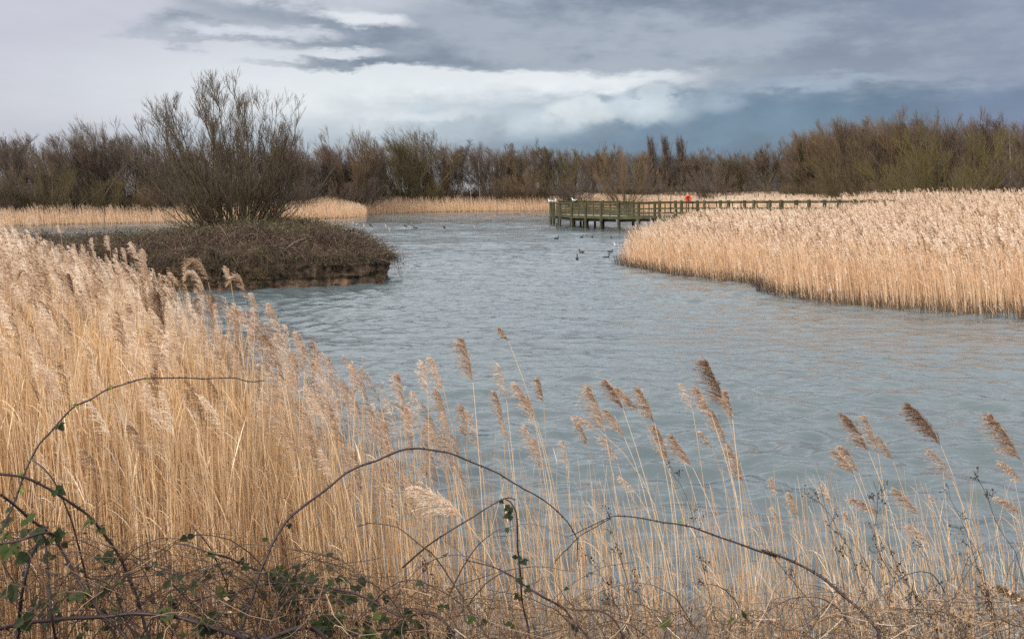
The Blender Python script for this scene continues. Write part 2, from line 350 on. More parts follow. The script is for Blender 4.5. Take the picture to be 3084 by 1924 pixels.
# ------------------------------------------------------------------ island
ISL = np.array([(-4.7, 33.9), (-5.3, 33.1), (-6.1, 32.5), (-7.4, 31.8), (-8.7, 31.3), (-10.6, 30.8), (-13.5, 31.5), (-18, 33.5), (-24, 36), (-27, 41), (-22, 45),
                (-15, 45.5), (-9, 42), (-5.6, 38), (-4.6, 35.6)], float)
def isl_top(x, y):                                     # top of the thicket
    s = sdf(ISL, x, y)
    z = 1.30 + 0.68 * np.exp(-((x + 8.9) / np.where(x < -8.9, 4.4, 3.1)) ** 2) - 0.12 * sm(-14, -19, x)
    return 0.72 + (z - 0.72) * sm(-0.8, 0.9, s) + 0.13 * np.sin(x * 1.9 + y) * np.cos(y * 1.3) + 0.10 * np.sin(x * 3.7 + 2 + np.sin(y * 1.7)) * np.sin(y * 2.9) + 0.06 * np.sin(x * 8.3 + y * 3) * np.sin(y * 7.1 + x)
g = Geo(); xs = np.arange(-29, -2.9, 0.22); ys = np.arange(29, 48, 0.3)
XX, YY = np.meshgrid(xs, ys); s = sdf(ISL, XX, YY)
jag = 0.16 * np.sin(XX * 4.1) * np.cos(YY * 3.3) + 0.1 * np.sin(XX * 9.3 + YY * 5)
edge = sm(0.1, 0.45, s + jag * 0.5)
ZZ = -0.9 + edge * 0.9 + edge * (np.minimum(isl_top(XX, YY) - 0.38, 0.62 + 0.75 * sm(0.1, 1.4, s)) + 0.05 * RNG.normal(size=XX.shape))
ZZ = np.where(s + jag < -0.2, -0.9, ZZ)
idx = np.arange(XX.size).reshape(XX.shape)
g.add(np.stack([XX + 0.05 * RNG.normal(size=XX.shape), YY, ZZ], -1), np.stack([idx[:-1, :-1], idx[:-1, 1:], idx[1:, 1:], idx[1:, :-1]], -1))
tag(g.build('island', M_soil), kind='structure')

def scatter(poly_f, n, bx):
    x = RNG.uniform(bx[0], bx[1], n); y = RNG.uniform(bx[2], bx[3], n); k = poly_f(x, y); return x[k], y[k]
# undercut earth bank round its rim
ring = []
for (x0, y0), (x1, y1) in zip(ISL, np.roll(ISL, -1, 0)):
    m_ = max(2, int(np.hypot(x1 - x0, y1 - y0) / 0.11))
    for q in range(m_): ring.append((x0 + (x1 - x0) * q / m_, y0 + (y1 - y0) * q / m_, (y1 - y0), -(x1 - x0)))
ring = np.array(ring); M_ = len(ring); rn = unit(ring[:, 2:]); k_ = np.ones(9) / 9
for c_ in (0, 1): rn[:, c_] = np.convolve(np.r_[rn[-4:, c_], rn[:, c_], rn[:4, c_]], k_, 'valid'); ring[:, c_] = np.convolve(np.r_[ring[-4:, c_], ring[:, c_], ring[:4, c_]], k_, 'valid')
rn = unit(rn); outw = np.sign(np.sum((ring[:, :2] - np.array([-13.5, 38.0])) * rn, 1)).sum(); rn = rn * (1 if outw > 0 else -1)
zs_ = np.linspace(-0.5, 0.84, 15); rows = []
def lump(n_, k1): 
    a = RNG.normal(size=n_ // k1 + 3); a[-2:] = a[:2]; return np.interp(np.arange(n_) / k1, np.arange(len(a)), a)
cur_ = lump(M_, 7) * .06
for zz_ in zs_:
    cur_ = cur_ * 0.90 + lump(M_, 5) * .03 + RNG.normal(size=M_) * .018
    o_ = 0.02 + cur_ - 0.10 * math.sin(max(0, min(1, (zz_ + .1) / .8)) * math.pi) + 0 - (0.5 if zz_ > .83 else 0) + lump(M_, 16) * .03
    rows.append(np.c_[ring[:, :2] + rn * o_[:, None], zz_ + RNG.normal(size=M_) * .015 + lump(M_, 9) * .02])
Vb = np.stack(rows); ib_ = np.arange(Vb.shape[0] * M_).reshape(Vb.shape[0], M_); nb_ = np.roll(ib_, -1, 1)
g = Geo(); g.add(Vb, np.stack([ib_[:-1], nb_[:-1], nb_[1:], ib_[1:]], -1)); tag(g.build('bank', M_soil), kind='structure')
# bramble thicket over the island
g = Geo()
x, y = scatter(lambda a, b: sdf(ISL, a, b) > 0.02, 15000, (-27, -4.4, 30.5, 46)); N = len(x)
zt = isl_top(x, y); z0 = zt - 0.45
L = RNG.uniform(0.35, 1.0, N); th = RNG.uniform(0, 2 * math.pi, N)
A0 = np.stack([x, y, z0], -1); hd = np.stack([np.cos(th), np.sin(th), 0 * th], -1)
B0 = A0 + hd * L[:, None] * 0.35 + np.array([0, 0, 1]) * (0.38 + 0.35 * RNG.random(N)[:, None]); C0 = A0 + hd * L[:, None] + np.array([0, 0, 1]) * (RNG.uniform(0.1, 0.60, (N, 1)) + 0.45 * (RNG.random((N, 1)) < .09))
tubes(g, bez(A0, B0, C0, 6), np.linspace(0.008, 0.003, 6)[None] * np.where(RNG.random((N, 1)) < .22, 1.6, 0.9), 3, RNG.beta(1.1, 1.1, N))
# canes hanging over the cut edge
pe = []
for (x0, y0), (x1, y1) in zip(ISL, np.roll(ISL, -1, 0)):
    for u in RNG.random(int(np.hypot(x1 - x0, y1 - y0) * (60 if x0 < -6.8 and y0 < 34 else 26 if x0 > -10 and y0 < 37 else 9))): pe.append((x0 + u * (x1 - x0), y0 + u * (y1 - y0), (y1 - y0), -(x1 - x0)))
pe = np.array(pe); nrm = -unit(pe[:, 2:]); N = len(pe); nrm3 = np.c_[nrm, np.zeros(N)]
cen = np.array([-13.5, 38.0]); flip = np.sign(np.sum((pe[:, :2] - cen) * nrm, 1)); nrm3 *= flip[:, None]
A0 = np.c_[pe[:, :2], isl_top(pe[:, 0], pe[:, 1]) - 0.12] - nrm3 * RNG.uniform(0.0, 0.5, (N, 1))
out = RNG.uniform(0.1, 0.5, (N, 1)) * (1 + 0.3 * (pe[:, :1] > -5.8)); drop = RNG.uniform(0.1, 0.6, (N, 1)) * np.where(pe[:, :1] > -7.3, np.where(pe[:, :1] > -5.1, 1.0, 0.35), 1.0)
jit = RNG.normal(size=(N, 3)) * [0.22, 0.22, 0.05]
B0 = A0 + nrm3 * out * 0.8 + [0, 0, 0.25] + jit; C0 = A0 + nrm3 * out + jit * 2 - np.array([0, 0, 1]) * drop
C0[:, 2] = np.maximum(C0[:, 2], 0.15)
hang = bez(A0, B0, C0, 7); tubes(g, hang, np.linspace(0.008, 0.003, 7)[None], 3, RNG.uniform(0.1, 0.9, N))
thk = g.build('bramble_thicket', M_bram)
tag(thk, 'dense brown and green bramble thicket covering the low island in the water', 'thicket', kind='stuff')
g = Geo()
def leafquads(g, P, size, c):
    N = len(P); a = unit(RNG.normal(size=(N, 3))); b = unit(np.cross(a, RNG.normal(size=(N, 3)))); s_ = np.reshape(size, (-1, 1))
    V = np.stack([P - a * s_, P + b * s_ * 0.6, P + a * s_, P - b * s_ * 0.6], 1)
    g.add(V, np.arange(N * 4).reshape(N, 4), c=np.repeat(c, 4))
x, y = scatter(lambda a, b: sdf(ISL, a, b) > -0.1, 110000, (-27, -4.4, 30.5, 46)); N = len(x)
dens = 0.5 + 0.5 * np.sin(x * 1.1 + 1) * np.sin(y * 0.9) ; k = RNG.random(N) < 0.45 + 0.5 * dens * sm(-15, -9, x); x, y = x[k], y[k]; N = len(x)
leafquads(g, np.stack([x, y, isl_top(x, y) + RNG.normal(0.02, 0.14, N)], -1), RNG.uniform(0.014, 0.042, N), np.clip(RNG.beta(2, 2.0, N) + .22 * np.sin(x * 2.3 + y) * np.sin(y * 1.7 + 2), 0, 1))
nf = 26000; u_ = RNG.random(nf); kk = RNG.integers(0, len(pe), nf); fx = pe[kk, 0] + RNG.normal(0, .12, nf); fy = pe[kk, 1] + RNG.normal(0, .12, nf); ft_ = isl_top(fx, fy)
low = np.where(fx < -7.4, 0.12, 0.80) + 0.10 * np.sin(fx * 3.1); fz = low + np.maximum(ft_ - low, .05) * u_ ** .8; keep = RNG.random(nf) < .75
leafquads(g, (np.stack([fx, fy, fz], -1) + nrm3[kk] * RNG.uniform(-.15, .2, (nf, 1)))[keep], RNG.uniform(.014, .038, keep.sum()), RNG.beta(2, 2, keep.sum()))
hp = hang[:, 1:].reshape(-1, 3); hp = hp[RNG.random(len(hp)) < 0.9]
hp = np.repeat(hp, 3, 0) + RNG.normal(size=(len(hp) * 3, 3)) * 0.06
leafquads(g, hp, RNG.uniform(0.012, 0.032, len(hp)), RNG.beta(2, 2.5, len(hp)))
g.build('bramble_leaves', M_bleaf, thk)['kind'] = 'stuff'
g = Geo(); x, y = scatter(lambda a, b: sdf(ISL, a, b) > -0.2, 34000, (-27, -4.4, 30.5, 46)); N = len(x)
A0 = np.stack([x, y, isl_top(x, y) - 0.15], -1); d_ = unit(RNG.normal(size=(N, 3)) + [0, 0, 0.9]); l_ = RNG.uniform(0.12, 0.42, (N, 1))
tubes(g, bez(A0, A0 + d_ * l_ * 0.5 + RNG.normal(size=(N, 3)) * 0.04, A0 + d_ * l_, 3), np.array([[0.005, 0.004, 0.002]]), 3, RNG.beta(1.3, 1.1, N))
g.build('dead_twigs', M_bram, thk)['kind'] = 'stuff'

# ------------------------------------------------------------------ trees
def samp(P, ti, t_):
    K = P.shape[1]; f = np.clip(t_, 0, 0.999) * (K - 1); i = f.astype(int); fr = (f - i)[:, None]
    a = P[ti, i]; b = P[ti, i + 1]; return a + (b - a) * fr, unit(b - a)
def grow(P, R, n, t0, t1, length, ang, up, wind, K=5, jit=0.08, rr=0.55, rtip=0.3, tp=1.0):
    """children on every parent polyline; length (mean, taper towards parent's tip); returns paths and radii"""
    N = len(P); ti = np.repeat(np.arange(N), n); M = len(ti)
    t_ = t0 + (t1 - t0) * RNG.random(M) ** tp
    o, tan = samp(P, ti, t_)
    r0 = np.array([np.interp(t_[j], np.linspace(0, 1, R.shape[1]), R[ti[j]]) for j in range(M)]) if M < 4000 else R[ti, np.clip((t_ * (R.shape[1] - 1)).astype(int), 0, R.shape[1] - 1)]
    per = unit(np.cross(tan, RNG.normal(size=(M, 3))))
    a = np.radians(RNG.normal(ang, ang * 0.25, M))[:, None]
    d = unit(tan * np.cos(a) + per * np.sin(a)); l = length * RNG.uniform(0.6, 1.25, M) * (1.0 - 0.55 * t_)
    pts = [o]; cur = o
    for k in range(1, K):
        d = unit(d + np.array([wind, 0, up]) / K * 1.6 + RNG.normal(size=(M, 3)) * jit)
        cur = cur + d * (l / (K - 1))[:, None]; pts.append(cur)
    return np.stack(pts, 1), (r0 * rr)[:, None] * np.linspace(1, rtip, K)[None]
def fan(n, H, spread, up, wind, r, K=8, base=0.25, jit=0.06, dome=0.5, trunk=None):
    th = RNG.uniform(0, 2 * math.pi, n); a = np.radians(spread) * np.sqrt(RNG.random(n))
    d = np.stack([np.sin(a) * np.cos(th), np.sin(a) * np.sin(th), np.cos(a)], -1)
    l = H * (1 - dome * (a / np.radians(90)) ** 1.3) * RNG.uniform(0.8, 1.05, n)
    cur = np.stack([np.cos(th) * base * np.sin(a), np.sin(th) * base * np.sin(a), np.zeros(n) - 0.1], -1); pts = [cur]
    for k in range(1, K):
        d = unit(d + np.array([wind, 0, up]) / K * 1.6 + RNG.normal(size=(n, 3)) * jit)
        cur = cur + d * (l / (K - 1))[:, None]; pts.append(cur)
    P = np.stack(pts, 1); R = (r * RNG.uniform(0.6, 1.1, n))[:, None] * np.linspace(1, 0.18, K)[None]; return P, R
PROTO = {}; HT = {}
def proto(kind, H=10.0):
    T, Cw = Geo(), Geo(); bm, tm = M_bark, M_twig
    def put(g, pr, sides, lo=0.2, hi=0.9, rmin=0.0): tubes(g, pr[0], np.maximum(pr[1], rmin), sides, RNG.uniform(lo, hi, len(pr[0])))
    if kind == 'willow':                                # wind-bent multi-stem willow
        a = fan(10, H * 1.0, 30, 0.28, -0.12, 0.10); b = grow(*a, 13, 0.12, 0.95, H * 0.40, 26, 0.5, -0.15)
        c = grow(*b, 7, 0.1, 0.95, H * 0.21, 24, 0.45, -0.30, K=4); d = grow(*c, 4, 0.1, 0.95, H * 0.12, 20, 0.4, -0.35, K=3)
        put(T, a, 5); put(T, b, 3, rmin=0.016); put(Cw, c, 3, rmin=0.009); put(Cw, d, 3, rmin=0.007)
    elif kind == 'shrub':                               # rounded sallow bush
        a = fan(26, H * 1.0, 62, 0.35, -0.05, 0.07, dome=0.28); b = grow(*a, 8, 0.15, 0.95, H * 0.34, 28, 0.5, -0.08)
        c = grow(*b, 8, 0.1, 0.98, H * 0.16, 26, 0.5, -0.1, K=4); d = grow(*c, 2, 0.2, 0.95, H * 0.09, 24, 0.4, -0.1, K=3)
        put(T, a, 4); put(Cw, b, 3, rmin=0.013); put(Cw, c, 3, rmin=0.008); put(Cw, d, 3, rmin=0.0065)
    elif kind == 'fan':                                 # upright vase of many rods
        a = fan(18, H * 1.0, 36, 0.30, -0.05, 0.08, dome=0.2); b = grow(*a, 8, 0.2, 0.96, H * 0.36, 22, 0.6, -0.06)
        c = grow(*b, 9, 0.1, 0.97, H * 0.19, 22, 0.5, -0.1, K=4); d = grow(*c, 4, 0.1, 0.95, H * 0.11, 20, 0.4, -0.12, K=3)
        put(T, a, 5); put(T, b, 3, rmin=0.015); put(Cw, c, 3, rmin=0.008); put(Cw, d, 3, rmin=0.0065)
    elif kind in ('thin', 'birch'):
        a = fan(1 if kind == 'birch' else 3, H, 8 if kind == 'birch' else 14, 0.1, -0.06, 0.11, jit=0.035)
        b = grow(*a, 42 if kind == 'birch' else 20, 0.25, 0.98, H * 0.24, 34, 0.35 if kind == 'thin' else 0.15, -0.2)
        c = grow(*b, 10, 0.15, 0.98, H * 0.10, 30, 0.2 if kind == 'thin' else -0.35, -0.35, K=4); d = grow(*c, 4, 0.1, 0.95, H * 0.06, 28, 0.1, -0.4, K=3)
        put(T, a, 5); put(Cw if kind == 'birch' else T, b, 3, rmin=0.013); put(Cw, c, 3, rmin=0.009); put(Cw, d, 3, rmin=0.008)
    elif kind == 'poplar':
        a = fan(1, H, 3, 0.1, -0.08, 0.2, jit=0.02); b = grow(*a, 64, 0.10, 0.97, H * 0.34, 20, 0.45, -0.10, rr=0.3)
        c = grow(*b, 12, 0.1, 0.95, H * 0.12, 18, 0.4, -0.1, K=4)
        put(T, a, 6); put(Cw, b, 3, rmin=0.016); put(Cw, c, 3, rmin=0.010)
    elif kind == 'ash':                                 # spreading tree on a clear trunk
        a = fan(1, H * 0.45, 4, 0.1, -0.05, 0.28, K=6, jit=0.03); a[1][:] = np.linspace(0.26, 0.15, 6)
        b = grow(*a, 11, 0.45, 1.0, H * 0.68, 34, 0.5, -0.1, K=7, rr=0.6); c = grow(*b, 9, 0.2, 0.95, H * 0.24, 34, 0.35, -0.1)
        d = grow(*c, 8, 0.1, 0.95, H * 0.11, 32, 0.3, -0.15, K=4); e = grow(*d, 3, 0.1, 0.95, H * 0.06, 30, 0.3, -0.2, K=3)
        put(T, a, 6); put(T, b, 4, rmin=0.03); put(T, c, 3, rmin=0.016); put(Cw, d, 3, rmin=0.010); put(Cw, e, 3, rmin=0.008)
    elif kind == 'pine':
        a = fan(1, H * 0.95, 3, 0.1, -0.05, 0.22, jit=0.03); b = grow(*a, 20, 0.4, 1.0, H * 0.32, 58, 0.4, 0.0, rr=0.5, tp=0.7)
        put(T, a, 6); put(T, b, 3)
        ends = b[0][:, 2:].reshape(-1, 3); P = np.repeat(ends, 55, 0); n_ = len(P)
        off = RNG.normal(size=(n_, 3)) * [0.42, 0.42, 0.24]; P = P + off
        dd = unit(RNG.normal(size=(n_, 3)) + [0, 0, 0.6]) * 0.24
        tubes(Cw, np.stack([P, P + dd], 1), np.array([[0.03, 0.004]]), 3, RNG.random(n_)); tm = M_pine
    return T, Cw, tm
def tree_proto(kind, v, tw=None, H=10.0, bark=None):
    key = (kind, v, tw.name if tw else '', bark.name if bark else '')
    if key not in PROTO:
        T, Cw, tm = proto(kind, H)
        PROTO[key] = (T.mesh('trunk', bark or M_bark), Cw.mesh('crown', tw or tm)); HT[PROTO[key][0].name] = float(np.percentile(np.concatenate(Cw.v)[:, 2], 99.3))
    return PROTO[key]
def recolor(kind, v, tw):                               # same branches, another twig colour: a copy of the mesh with its own material
    a = tree_proto(kind, v); key = (kind, v, tw.name, 'r')
    if key not in PROTO:
        m = a[1].copy(); m.materials[0] = tw; PROTO[key] = (a[0], m)
    return PROTO[key]
TN = {'willow': 'willow_tree', 'fan': 'willow_tree', 'shrub': 'sallow_bush', 'thin': 'alder_tree', 'birch': 'birch_tree', 'poplar': 'poplar_tree', 'ash': 'ash_tree', 'pine': 'pine_tree'}
def tree(kind, v, px, top, d, label, group=None, tw=None, bark=None, wx=1.0, H=None):
    """px, top: where the tree's axis and top stand in the 2424-wide view, d metres away"""
    me = recolor(kind, v, tw) if tw is not None and not bark else tree_proto(kind, v, tw, bark=bark)
    x = (px - 1212) / 2201 * d; zg = float(ground_z(np.array([x]), np.array([d]))[0])
    h = H or (EYE - zg + (460.6 - top) / 2201 * d); s = h / HT[me[0].name]
    cat = 'bush' if kind == 'shrub' else 'tree'
    r = empty(TN[kind], (x, d, zg), label, cat, group); r.scale = (s * wx, s * wx, s); r.rotation_euler = (0, 0, RNG.uniform(-0.35, 0.35))
    for nm, m in (('trunk', me[0]), ('crown', me[1])): lnk(bpy.data.objects.new(nm, m), r)
    return r
G1 = 'bare trees along the far left shore'; G2 = 'bare trees along the middle of the far shore'; G3 = 'bare trees of the wood at the right'; G4 = 'distant trees beyond the reed field'
L1 = 'bare wind-bent tree in the grey-brown row behind the far left reeds'; L2 = 'bare grey-brown tree in the row behind the middle far reeds'
L3 = 'tall bare brown tree in the close wood at the far right'; L4 = 'low distant bare tree beyond the pale reed field'
# left shore
for i, (px, top, d, k, tw) in enumerate([(-60, 330, 112, 'willow', M_twigp), (70, 322, 118, 'willow', M_twigp), (118, 345, 108, 'willow', None), (178, 322, 116, 'willow', None),
        (262, 318, 113, 'willow', M_twigp), (300, 330, 116, 'thin', M_twigp), (352, 328, 118, 'willow', M_twigp), (400, 345, 120, 'willow', M_twigp), (440, 350, 122, 'thin', None),
        (490, 350, 124, 'willow', None), (560, 352, 128, 'thin', None), (620, 348, 128, 'willow', None), (665, 340, 130, 'thin', M_twigp)]):
    tree(k, i % 4, px, top, d, L1, G1, tw)
tree('ash', 0, 24, 312, 135, 'slender pale bare tree rising behind the row at the far left edge', tw=M_twigp)
tree('willow', 1, 214, 292, 110, 'tallest wind-bent bare tree of the far left shore, tips swept left', tw=M_twigp)
tree('willow', 2, 252, 298, 112, 'tall bare willow with a sharp swept peak, second highest on the left shore', tw=None)
tree('shrub', 0, 128, 372, 103, 'broad dark olive willow bush with thick leaning stems on the left shore', tw=M_twigo, wx=1.35)
tree('shrub', 1, 20, 390, 101, 'dense brown bush at the far left edge above the reeds', tw=None, wx=1.2)
tree('shrub', 2, 262, 420, 107, 'low olive bush between the leaning willow and the reddish bush', tw=M_twigo, wx=1.2)
tree('shrub', 3, 352, 425, 110, 'low reddish brown bush just left of the island tree', tw=M_twigt, wx=0.8)
tree('shrub', 0, 432, 420, 113, 'brown bush half hidden behind the left side of the island tree', wx=1.1)
tree('shrub', 1, 600, 425, 125, 'brown bush glimpsed through the island tree', wx=1.2)
tree('shrub', 2, 700, 410, 131, 'dense brown bush directly right of the island tree', tw=M_twigp, wx=1.2)
# middle
for i, (px, top, d, k, tw) in enumerate([(722, 322, 140, 'willow', M_twigp), (760, 345, 145, 'thin', None), (795, 332, 150, 'fan', None), (868, 332, 152, 'fan', None),
        (905, 350, 160, 'thin', None), (935, 345, 176, 'thin', M_twigp), (1040, 338, 182, 'willow', M_twigt), (1075, 348, 186, 'thin', M_twigp), (1165, 346, 190, 'fan', None), (1200, 340, 192, 'thin', None),
        (1225, 350, 194, 'fan', M_twigo), (1262, 346, 192, 'fan', None), (1300, 350, 195, 'thin', M_twigo), (1335, 352, 194, 'fan', M_twigo), (1362, 362, 198, 'thin', None)]):
    tree(k, (i + 1) % 4, px, top, d, L2, G2, tw)
tree('willow', 3, 832, 310, 148, 'open bare willow with pale ascending branches between two lower trees', tw=M_twigt)
tree('willow', 0, 962, 308, 176, 'tall full willow, highest crown of the middle shore, olive stems', tw=M_twigo, wx=1.15)
tree('willow', 1, 1000, 318, 178, 'broad olive willow touching the tallest middle willow on its right', tw=M_twigo, wx=1.2)
for px, top, w_, lb in ((1058, 350, 1.0, 'white-stemmed birch standing alone left of the purple birches'), (1094, 352, 0.9, 'short purple birch with a thin pale stem, left of the pair'),
                        (1117, 334, 1.25, 'tallest purple-twigged birch with a bright white stem'), (1137, 352, 1.0, 'purple birch with a slim pale stem, right of the tallest birch')):
    tree('birch', 0 if px < 1100 else 1, px, top, 183, lb, 'birch trees on the far shore', M_twigp, M_birch, wx=w_)
for px, top, d, tw, w_, lb in ((790, 425, 141, None, 1.3, 'low dark brown bush above the reeds right of the island tree'), (850, 415, 148, M_twigp, 1.2, 'low brown bush under the open pale willow'),
        (905, 430, 162, M_twigo, 1.1, 'small olive bush at the notch in the reeds'), (1010, 425, 175, M_twigo, 1.1, 'low olive bush under the broad middle willows'), (1085, 440, 180, None, 0.9, 'small brown bush at the feet of the birches'),
        (1170, 415, 182, None, 1.0, 'brown bush right of the purple birches'), (1240, 388, 184, M_twigt, 1.2, 'large rounded tan bush in front of the far wood'), (1310, 402, 186, M_twigo, 1.2, 'olive bush above the left end of the boardwalk platform'),
        (1372, 402, 178, M_twigp, 1.3, 'rounded purple-brown bush behind the boardwalk platform'), (1478, 350, 172, M_twigt, 0.85, 'upright tan fan-shaped bush behind the boardwalk'),
        (1560, 420, 185, None, 1.3, 'low brown bush below the tall poplars'), (1620, 425, 180, M_twigo, 1.2, 'low olive brown bush right of the poplars'),
        (1688, 366, 150, M_twig, 0.9, 'open bush with separate dark stems right of the orange lifebuoy'), (1760, 425, 165, None, 1.3, 'low brown bush beyond the reed field under the ash'),
        (1830, 430, 160, M_twigt, 1.2, 'small tan bush at the far edge of the reed field'), (1900, 420, 150, M_twigo, 1.2, 'olive bush below the dark pine'),
        (1960, 400, 130, M_twigo, 1.1, 'olive bush at the left foot of the right wood'), (2060, 410, 125, None, 1.2, 'brown bush at the foot of the right wood')):
    tree('shrub', int(px) % 4, px, top, d, lb, None, tw, wx=w_)
# beyond the field
for i, (px, top, d, k) in enumerate([(1405, 368, 240, 'ash'), (1432, 346, 230, 'ash'), (1458, 358, 235, 'thin'), (1510, 362, 240, 'thin'), (1655, 352, 238, 'ash'), (1700, 366, 230, 'thin'), (1735, 360, 236, 'willow'),
        (1765, 366, 236, 'willow'), (1795, 364, 225, 'thin'), (1845, 368, 225, 'thin'), (1870, 376, 220, 'ash'), (1590, 385, 250, 'ash')]):
    tree(k, i % 3, px, top, d, L4, G4, M_twigo if i % 3 == 0 else None)
for i, px in enumerate((1543, 1556, 1578, 1593, 1612, 1628)):
    tree('poplar', i % 2, px, (324, 330, 322, 326, 330, 322)[i], 240, 'narrow upright poplar in the row of six beyond the boardwalk', 'row of six poplars on the skyline', M_twigp, wx=(1, .8, .95, 1, 1.0, .85)[i])
tree('ash', 1, 1822, 338, 205, 'pale open-crowned bare tree alone on the skyline left of the pine')
tree('pine', 0, 1893, 346, 150, 'small dark evergreen pine against the blue cloud', wx=0.75)
# right wood
for i, (px, top, d, k, tw) in enumerate([(1945, 312, 150, 'fan', M_twigt), (1966, 300, 148, 'fan', None), (1990, 296, 146, 'thin', None), (2018, 290, 142, 'fan', M_twigt), (2050, 286, 140, 'fan', None),
        (2085, 283, 138, 'thin', None), (2112, 280, 136, 'fan', None), (2150, 277, 134, 'fan', M_twigt), (2185, 281, 132, 'thin', None), (2215, 280, 130, 'fan', None), (2290, 283, 128, 'fan', None),
        (2330, 285, 124, 'fan', M_twigp), (2368, 283, 122, 'thin', M_twigp), (2405, 284, 120, 'fan', M_twigp), (2445, 288, 118, 'fan', None), (2500, 290, 118, 'fan', None)]):
    tree(k, (i + 2) % 4, px, top, d, L3, G3, tw, wx=1.1)
tree('willow', 3, 2005, 330, 105, 'bare ascending willow standing out in front of the right wood', tw=M_twigo)
tree('shrub', 2, 2232, 292, 86, 'large round green-stemmed willow bush standing above the right reeds', tw=M_twigg, wx=1.1)
tree('shrub', 3, 2140, 360, 98, 'smaller olive bush at the left flank of the large round willow', tw=M_twigo, wx=1.0)
tree('shrub', 1, 2350, 370, 96, 'brown bush right of the large round willow', tw=None, wx=1.1)
tree('shrub', 0, 2440, 350, 95, 'dark purple-brown bush at the right edge of the photo', tw=M_twigp, wx=1.1)
tree('birch', 1, 2392, 300, 108, 'white-stemmed birch leaning in the wood near the right edge', tw=M_twigp, bark=M_birch)

# undistinguishable wood behind the rows
def wood(name, pts, label, mat, per=60, hfrac=1.0, seed=0):
    g = Geo()
    for (x0, d0, h0), (x1, d1, h1) in zip(pts[:-1], pts[1:]):
        n = int(np.hypot(x1 - x0, d1 - d0) * per); u = RNG.random(n); dd = RNG.uniform(0, 9, n)
        X = x0 + (x1 - x0) * u; Y = d0 + (d1 - d0) * u + dd; H = (h0 + (h1 - h0) * u) * RNG.beta(1.7, 1.3, n) * hfrac
        z = ground_z(X, Y); l = RNG.uniform(0.8, 2.6, n)
        zz = z + np.maximum(H - l, 0) ; A0 = np.stack([X, Y, zz], -1)
        d_ = unit(np.stack([RNG.normal(-0.25, 0.35, n), RNG.normal(0, 0.35, n), np.full(n, 1.0)], -1)) * l[:, None]
        tubes(g, bez(A0, A0 + d_ * 0.5 + RNG.normal(size=(n, 3)) * 0.12, A0 + d_, 3), np.array([[0.017, 0.012, 0.005]]), 3, RNG.uniform(0.0, 0.8, n))
        n2_ = int(n * 0.5); k = RNG.integers(0, n, n2_); A1 = np.stack([X[k], Y[k], z[k]], -1); hh_ = RNG.uniform(0.4, 1.0, n2_) * (h0 + h1) / 2 * 0.30
        d2 = np.stack([RNG.normal(-0.1, 0.25, n2_), RNG.normal(0, 0.2, n2_), np.ones(n2_)], -1) * hh_[:, None]
        tubes(g, bez(A1, A1 + d2 * 0.5, A1 + d2, 3), np.array([[0.05, 0.035, 0.01]]), 3, RNG.uniform(0.0, 0.6, n2_))
    tag(g.build(name, mat), label, 'wood', kind='stuff')
def W(px, top, d): return ((px - 1212) / 2201 * d, d, EYE + (460.6 - top) / 2201 * d)
wood('far_wood', [W(-250, 345, 118), W(60, 355, 118), W(150, 350, 118), W(250, 338, 118), W(400, 345, 124), W(700, 350, 135), W(740, 375, 140), W(840, 378, 155), W(900, 375, 182), W(980, 335, 182), W(1060, 352, 190), W(1120, 350, 192), W(1300, 356, 198), W(1400, 372, 203)], 'mass of thin bare undergrowth filling in behind the left and middle shore trees', M_twig, 340)
wood('distant_wood', [W(1380, 378, 235), W(1440, 360, 238), W(1650, 372, 240), W(1900, 378, 222)], 'far-off low brown wood beyond the reed field', M_twigo, 520)
wood('right_wood', [W(1890, 340, 158), W(1960, 318, 148), W(2050, 302, 140), W(2150, 296, 136), W(2300, 300, 130), W(2700, 302, 124)], 'close brown mass of branches filling the right-hand wood', M_twig, 720)

# the island tree: near enough to show every limb
ib = np.array([-11.6, 38.6]); ix, iy = float(ib[0]), float(ib[1])
r = empty('island_tree', (ix, iy, 1.0), 'tall many-stemmed bare sallow tree growing from the bramble island', 'tree')
T, Cw = Geo(), Geo(); RNG = np.random.default_rng(44)
n = 72; ii_ = np.arange(n); th = ii_ * 2.39996 + RNG.normal(0, .25, n); a = np.radians(63 * ((ii_ + .5) / n) ** 0.95 + RNG.normal(0, 2.5, n)).clip(0.02)
d = np.stack([np.sin(a) * np.cos(th) * 1.0, np.sin(a) * np.sin(th) * 0.8, np.cos(a)], -1); d = unit(d)
l = 7.2 * (1 - 0.36 * (a / 1.15) ** 1.5) * RNG.uniform(0.86, 1.02, n) * (1 - 0.22 * np.maximum(d[:, 0], 0) + 0.05 * np.maximum(-d[:, 0], 0))
cur = np.stack([np.cos(th) * 0.35, np.sin(th) * 0.35, 0 * th], -1); cur[:, 0] *= 1.6; pts = [cur]; K = 12
for k in range(1, K):
    d = unit(d + np.array([-0.022, 0, 0.055]) + RNG.normal(size=(n, 3)) * 0.085); cur = cur + d * (l / (K - 1))[:, None]; pts.append(cur)
a0 = (np.stack(pts, 1), (0.044 * RNG.uniform(0.5, 1.15, n))[:, None] * np.linspace(1, 0.16, K)[None])
b0 = grow(*a0, 11, 0.12, 0.97, 1.7, 31, 0.55, -0.05, K=7, jit=0.11); c0 = grow(*b0, 6, 0.12, 0.98, 0.8, 32, 0.55, -0.04, K=5, jit=0.12); e0 = grow(*c0, 3, 0.15, 0.95, 0.42, 26, 0.8, -0.04, K=3, jit=0.09)
tubes(T, a0[0], a0[1], 6, RNG.uniform(0.3, 0.9, n)); tubes(T, b0[0], np.maximum(b0[1], 0.0075), 4, RNG.uniform(0.2, 0.9, len(b0[0])))
